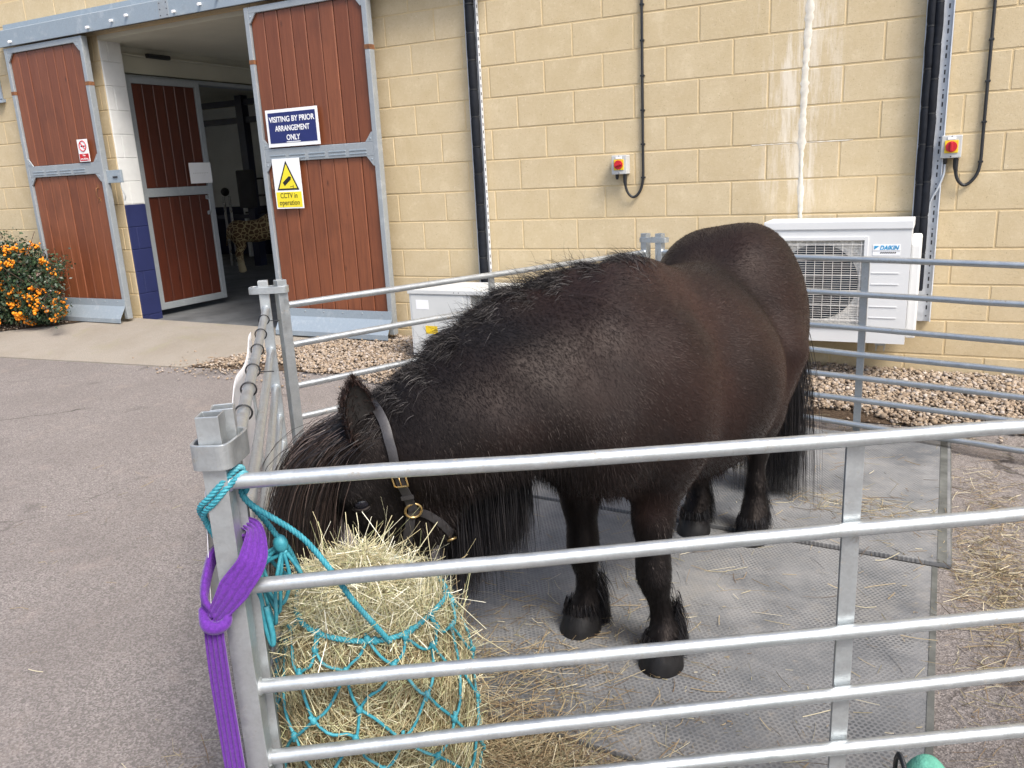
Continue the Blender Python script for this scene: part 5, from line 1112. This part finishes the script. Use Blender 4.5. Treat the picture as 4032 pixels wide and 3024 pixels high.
# drawn mouth rope and loops hooking the top row to it
am = np.linspace(0, 2*math.pi, 40); zm = .545-.035*np.sin(am)-.02*np.cos(am); Pm = net_pt(am, zm, .014); nk(rope('mouth_rope', Pm, .0062, 'teal_cord', hn, .026))
for j in range(nc):
    g = G(); a, z = nod[len(rows)-1, j]; b = a+rng.normal(0, .12); za = .545-.035*math.sin(b)-.02*math.cos(b)
    for s_ in (-.02, .03):
        t = np.linspace(0, 1, 6); g.tube(net_pt(a+(b+s_-a)*t, z+(za-z)*t, .0135), .0037, 6)
    g.sphere(net_pt(b+.005, za, .012), (.008, .008, .010), None, 8, 6); nk(g.obj('mouth_loop', 'teal_cord', hn, smooth=True))
mf = net_pt(1.32, .50, .016)
nk(rope('hanging_rope', catmull([(1.868, -4.664, .905), (1.874, -4.655, .86), (1.946, -4.600, .776), (2.010, -4.585, .695), (2.045, -4.575, .635), mf], 8), .0062, 'teal_cord', hn, .026))
nk(rope('hanging_rope', catmull([(1.850, -4.660, .905), (1.848, -4.640, .862), (1.872, -4.618, .808), (1.893, -4.606, .765), (1.900, -4.590, .735), (1.90, -4.56, .655)], 8), .0060, 'teal_cord', hn, .026))
for k in range(2):
    o_ = np.array([.0, .0, -.012*k]); P = catmull([np.array(q)+o_ for q in [(1.85, -4.668, .79), (1.836, -4.712, .808), (1.822, -4.722, .845), (1.833, -4.738, .875), (1.861, -4.735, .900), (1.885, -4.712, .932), (1.892, -4.680, .946), (1.880, -4.664, .92), (1.868, -4.660, .895)]], 8); nk(rope('tie_rope', P+np.array([0, -.002*k, 0])+k*np.array([.006, .004, .0]), .0062, 'teal_cord', hn, .026))
g = G()
for k in range(5):
    c = np.array([1.893, -4.605, .745]); q = rng.normal(0, .014, (6, 3)); P = catmull([c+q[0], c+np.array([-.02, -.01, -.04])+q[1], c+np.array([.0, -.012, -.09-.02*k])+q[2], c+np.array([.02, 0, -.06])+q[3], c+np.array([.006, 0, 0])], 7); g.tube(P, .0042, 6)
g.sphere((1.895, -4.605, .752), (.016, .015, .020), None, 10, 8); nk(g.obj('knot_bundle', 'teal_cord', hn, smooth=True))
g = G(); P = catmull([(1.865, -4.66, .70), (1.868, -4.652, .64), (1.872, -4.650, .57), (1.880, -4.648, .54), (1.886, -4.65, .57), (1.880, -4.652, .63)], 8); g.tube(P, .0058, 8); nk(g.obj('rope_end_loop', 'teal_cord', hn, smooth=True))

# ------------------------------------------------------------------ purple webbing tied round the corner post
pw = thing('purple_strap', 'purple ribbed webbing strap knotted round the near corner post', 'strap', (1.862, -4.708, .6)); PWO = np.array(pw.location)
def ribbed(name, P, side, w):
    """webbing with soft lengthwise ribs"""
    P = np.asarray(P, float); n = len(P); side = np.asarray(side, float); side = np.tile(side, (n, 1)) if side.ndim == 1 else side; w = np.full(n, w) if np.isscalar(w) else np.asarray(w)
    T = np.gradient(P, axis=0); T /= np.linalg.norm(T, axis=1)[:, None]+1e-12; side = side-T*(side*T).sum(1)[:, None]; side /= np.linalg.norm(side, axis=1)[:, None]; N = np.cross(T, side); k = 33; us = np.linspace(-.5, .5, k); hgt = .0022+.0055*np.abs(np.sin(us*math.pi*4+math.pi/2))**.7; hgt[0] = hgt[-1] = 0
    Vt = P[:, None]+side[:, None]*(us[None, :, None]*w[:, None, None])+N[:, None]*hgt[None, :, None]; Vb = P[:, None]+side[:, None]*(us[None, :, None]*w[:, None, None])-N[:, None]*hgt[None, :, None]*.8
    Fq = [[i*k+j, i*k+j+1, (i+1)*k+j+1, (i+1)*k+j] for i in range(n-1) for j in range(k-1)]; g = G(); g.add(Vt.reshape(-1, 3), Fq); g.add(Vb.reshape(-1, 3), [f[::-1] for f in Fq])
    o = g.obj(name, 'purple_web', pw, smooth=True); o.location = tuple(-PWO); return o
TOC = nrm(CAM-np.array([1.862, -4.708, .7])); OUTF = nrm((.508, -.861, 0))
front = lambda x, z, o=.030: np.array([1.862, -4.708, 0])+np.array([.861, .508, 0])*x+OUTF*o+Up*z
Psh = catmull([front(.020, .815, -.05), front(.044, .808, -.030), front(.052, .790, .004), front(.046, .760, .032), front(.016, .722, .042), front(-.008, .690, .046), front(-.032, .660, .046)], 9)
Tsh = np.gradient(Psh, axis=0); ribbed('sash_fold', Psh, np.cross(Tsh, TOC), np.interp(np.linspace(0, 1, len(Psh)), [0, .2, .4, .7, 1], [.026, .034, .052, .062, .034]))
ribbed('back_turn', catmull([front(.040, .785, -.034), front(.0, .775, -.040), front(-.038, .760, -.030), front(-.050, .725, .004), front(-.050, .690, .032), front(-.036, .660, .040)], 9), np.array([.25, -.2, .9]), .030)
ribbed('hanging_end', catmull([front(-.034, .662, .048), front(-.036, .61, .050), front(-.038, .52, .048), front(-.038, .42, .046), front(-.037, .30, .046), front(-.036, .16, .050), front(-.035, .08, .06)], 10), np.array([.90, .44, 0]), np.interp(np.linspace(0, 1, 61), [0, .08, .3, 1], [.032, .036, .039, .040]))
g = G(); P = catmull([front(-.058, .674, .030), front(-.046, .654, .056), front(-.028, .646, .060), front(-.010, .652, .052), front(-.006, .672, .040)], 8); g.tube(P, np.interp(np.linspace(0, 1, len(P)), [0, .3, .7, 1], [.008, .013, .012, .007]), 12); o = g.obj('knot', 'purple_web', pw, smooth=True); o.location = tuple(-PWO)

# ------------------------------------------------------------------ scattered hay
def ground_hay(label, P2, ln, lift, name='loose_hay', mat='hay_dull'):
    n = len(P2); a = rng.uniform(0, 2*math.pi, n); d = np.stack([np.cos(a), np.sin(a), rng.normal(0, .05, n)], 1); inm = (P2[:, 0] > 1.4) & (P2[:, 0] < 3.18) & (P2[:, 1] > -4.07) & (P2[:, 1] < -1.2)
    R_ = np.stack([P2[:, 0], P2[:, 1], gz(P2[:, 0], P2[:, 1])+np.where(inm, .024, .004)+lift*rng.random(n)], 1); Pz = straw(R_-d*ln[:, None]*.5, d, ln, .35); fl = np.where(inm, .0235, .0035)[:, None]+gz(Pz[..., 0], Pz[..., 1]); Pz[..., 2] = np.maximum(Pz[..., 2]*.6+.4*R_[:, None, 2], fl)
    return stuff(tag(strands(name, Pz, rng.uniform(.0010, .0024, n), mat, None, taper=False), label, 'hay'))
def gauss(n, c, s_): return rng.normal(0, 1, (n, 2))*np.array(s_)+np.array(c)
pile = np.concatenate([gauss(1700, (2.16, -4.16), (.15, .06)), gauss(1700, (2.05, -4.24), (.20, .12)), gauss(500, (1.95, -3.95), (.22, .13)), gauss(600, (2.45, -4.17), (.2, .04))]); ground_hay('thick litter of loose hay on the ground beneath the hay net', pile, rng.uniform(.03, .12, len(pile)), .030)
edge = np.concatenate([gauss(900, (3.32, -2.72), (.09, .24)), gauss(420, (3.36, -2.05), (.10, .30)), gauss(300, (3.35, -3.3), (.12, .28)), gauss(220, (3.6, -2.6), (.2, .5))]); edge = edge[edge[:, 0] > 3.17]; ground_hay('loose hay strewn on the tarmac to the right of the mats', edge, rng.uniform(.03, .10, len(edge)), .012)
spr = np.concatenate([np.stack([rng.uniform(1.45, 3.15, 420), rng.uniform(-4.05, -1.3, 420)], 1), gauss(350, (2.0, -3.8), (.25, .16)), gauss(260, (2.85, -2.25), (.16, .08)), gauss(160, (2.15, -3.3), (.25, .3))]); ground_hay('stray wisps of hay lying on the grey mats', spr, rng.uniform(.03, .10, len(spr)), .004)
tar = np.concatenate([np.stack([rng.uniform(-1.0, 1.7, 130), rng.uniform(-4.9, -1.2, 130)], 1), gauss(200, (1.55, -4.72), (.14, .14)), gauss(160, (1.3, -1.1), (1.2, .06)), gauss(220, (2.6, -1.12), (.7, .08))]); ground_hay('few stray hay stalks on the tarmac outside the pen', tar, rng.uniform(.02, .08, len(tar)), .003)
n = 1500; cr_ = rng.uniform(.008, .02, n); pc = np.concatenate([gauss(700, (3.4, -2.6), (.22, .6)), gauss(800, (2.2, -3.9), (.4, .3))]); ground_hay('hay chaff crumbs trodden over the mats and tarmac', pc, cr_, .002, 'hay_chaff')
# moss at the edge of the gravel
# ------------------------------------------------------------------ green bag outside the pen
bg_ = thing('green_bag', 'green fleece bag with black zip at the bottom right corner', 'bag', (3.10, -4.45, 0)); S = SDF((-.22, -.16, -.02), (.22, .16, .60), .014)
S.ell((0, 0, .24), (.155, .105, .25), k=.03); S.ell((0, 0, .40), (.12, .085, .135), k=.05); S.d[:, :, :2] = 1; Vb, Fb = S.mesh(3); link('bag_body', np_mesh('bag_body', Vb, [Fb], smooth=True), 'green_fleece', bg_)
a = np.linspace(-1.2, 1.2, 40); zp = np.stack([-.085-.012*np.cos(a*1.3), -.115*np.sin(a)*.75, .43+.095*np.cos(a)], 1)
g = G()
for i in range(39): g.sphere(zp[i], (.010, .007, .007), None, 6, 5)
g.obj('zip', 'black_cable', bg_, smooth=True)
bg_.rotation_euler = (0, 0, .3); bg_.scale = (.42, .55, .955)

# ------------------------------------------------------------------ orange flowering shrub
sh = thing('flowering_shrub', 'dark leaved shrub covered in orange flowers at the left edge', 'shrub', (-5.35, -.42, .13)); r2 = np.random.default_rng(21)
lob = [((-.30, 0, .52), (.52, .34, .46)), ((-.85, .0, .58), (.60, .36, .46)), ((.10, -.02, .50), (.34, .28, .34)), ((-.4, -.1, .25), (.60, .30, .26)), ((.25, -.05, .22), (.25, .2, .18))]
def in_lobe(n, edge=.55):
    out = []
    for c, r in lob:
        d = r2.normal(size=(n, 3)); d /= np.linalg.norm(d, axis=1)[:, None]; q = (edge+(1-edge)*r2.random(n))[:, None]*(1+.14*np.sin(d[:, :1]*9+d[:, 2:]*7)); out.append(np.array(c)+d*q*np.array(r))
    P = np.concatenate(out); return P[(P[:, 2] > .03) & (P[:, 1] < .38)]
Q = in_lobe(4200, .5); n = len(Q); A = r2.normal(size=(n, 3)); A /= np.linalg.norm(A, axis=1)[:, None]; Bv = np.cross(A, r2.normal(size=(n, 3))); Bv /= np.linalg.norm(Bv, axis=1)[:, None]; L_ = r2.uniform(.012, .028, n)[:, None]
Vl = np.stack([Q-A*L_, Q+Bv*L_*.5+np.cross(A, Bv)*L_*.1, Q+A*L_, Q-Bv*L_*.5+np.cross(A, Bv)*L_*.1], 1).reshape(-1, 3); b0 = np.arange(n)*4
stuff(link('foliage', np_mesh('foliage', Vl, [np.stack([b0, b0+1, b0+2, b0+3], 1)], np.repeat(r2.random(n), 4)), 'leaf', sh))
g = G()
for i in range(34):
    x = r2.uniform(-1.0, .55); tip = np.array([x+r2.normal(0, .25), r2.normal(-.02, .2), r2.uniform(.35, .98)]); P = catmull([(x*.5-.1, 0, -.02), (x*.75, r2.normal(0, .06), tip[2]*.5), tip], 5); g.tube(P, np.linspace(.011, .003, len(P)), 6)
for q in ([(.35, -.1, .3), (.62, -.2, .36), (.78, -.25, .32)], [(.35, -.05, .45), (.60, -.1, .62), (.80, -.12, .66)], [(.3, -.15, .2), (.58, -.25, .26), (.86, -.3, .20)], [(.4, -.1, .1), (.55, -.2, .3), (.70, -.2, .47)]): g.tube(catmull(q, 6), np.linspace(.008, .003, 13), 6)
g.obj('stems', 'twig', sh, smooth=True)
Q = in_lobe(46, .95); Q = Q[(Q[:, 1] < .08)]; Q = np.concatenate([Q, [(.76, -.26, .31), (.84, -.30, .19), (.80, -.29, .15), (.70, -.2, .25), (.6, -.22, .22)]])
MS = []
for v_ in range(4):
    g = G()
    for k in range(9): g.sphere(r2.normal(0, .016, 3)*np.array([1, 1, .9]), r2.uniform(.008, .014), None, 6, 4)
    me = g.mesh('flower_cluster', smooth=True); me.materials.append(MATS['orange_petal']); MS.append(me)
for i, q in enumerate(Q):
    o = bpy.data.objects.new('flower_cluster', MS[i % 4]); COL.objects.link(o); o.parent = sh; o.location = tuple(q); o.rotation_euler = tuple(r2.uniform(0, 6, 3)); s_ = r2.uniform(.6, 1.5); o.scale = (s_, s_, s_)
# small leaf sprays on the straggling shoots
Q = np.concatenate([np.array(c)+r2.normal(0, .05, (130, 3)) for c in ((.80, -.12, .66), (.62, -.1, .62), (.86, -.3, .22), (.78, -.25, .33), (.70, -.2, .47))]); n = len(Q); A = r2.normal(size=(n, 3)); A /= np.linalg.norm(A, axis=1)[:, None]; Bv = np.cross(A, r2.normal(size=(n, 3))); Bv /= np.linalg.norm(Bv, axis=1)[:, None]; L_ = r2.uniform(.010, .02, n)[:, None]
Vl = np.stack([Q-A*L_, Q+Bv*L_*.5, Q+A*L_, Q-Bv*L_*.5], 1).reshape(-1, 3); b0 = np.arange(n)*4
stuff(link('leaf_sprays', np_mesh('leaf_sprays', Vl, [np.stack([b0, b0+1, b0+2, b0+3], 1)], np.repeat(r2.random(n), 4)), 'leaf', sh))
# debris and crumbs in the bed under the shrub
px = r2.uniform(-6.6, -4.6, 1500); py = r2.uniform(-.9, -.05, 1500); k = py > -.10-(px+4.6)*-.62
px, py = px[k], py[k]; o = stones('bed_crumbs', np.stack([px, py, gz(px, py)+.02], 1), r2.uniform(.004, .012, len(px)), 'gravel'); tag(o, 'brown bark and soil crumbs in the bed under the shrub', 'soil')
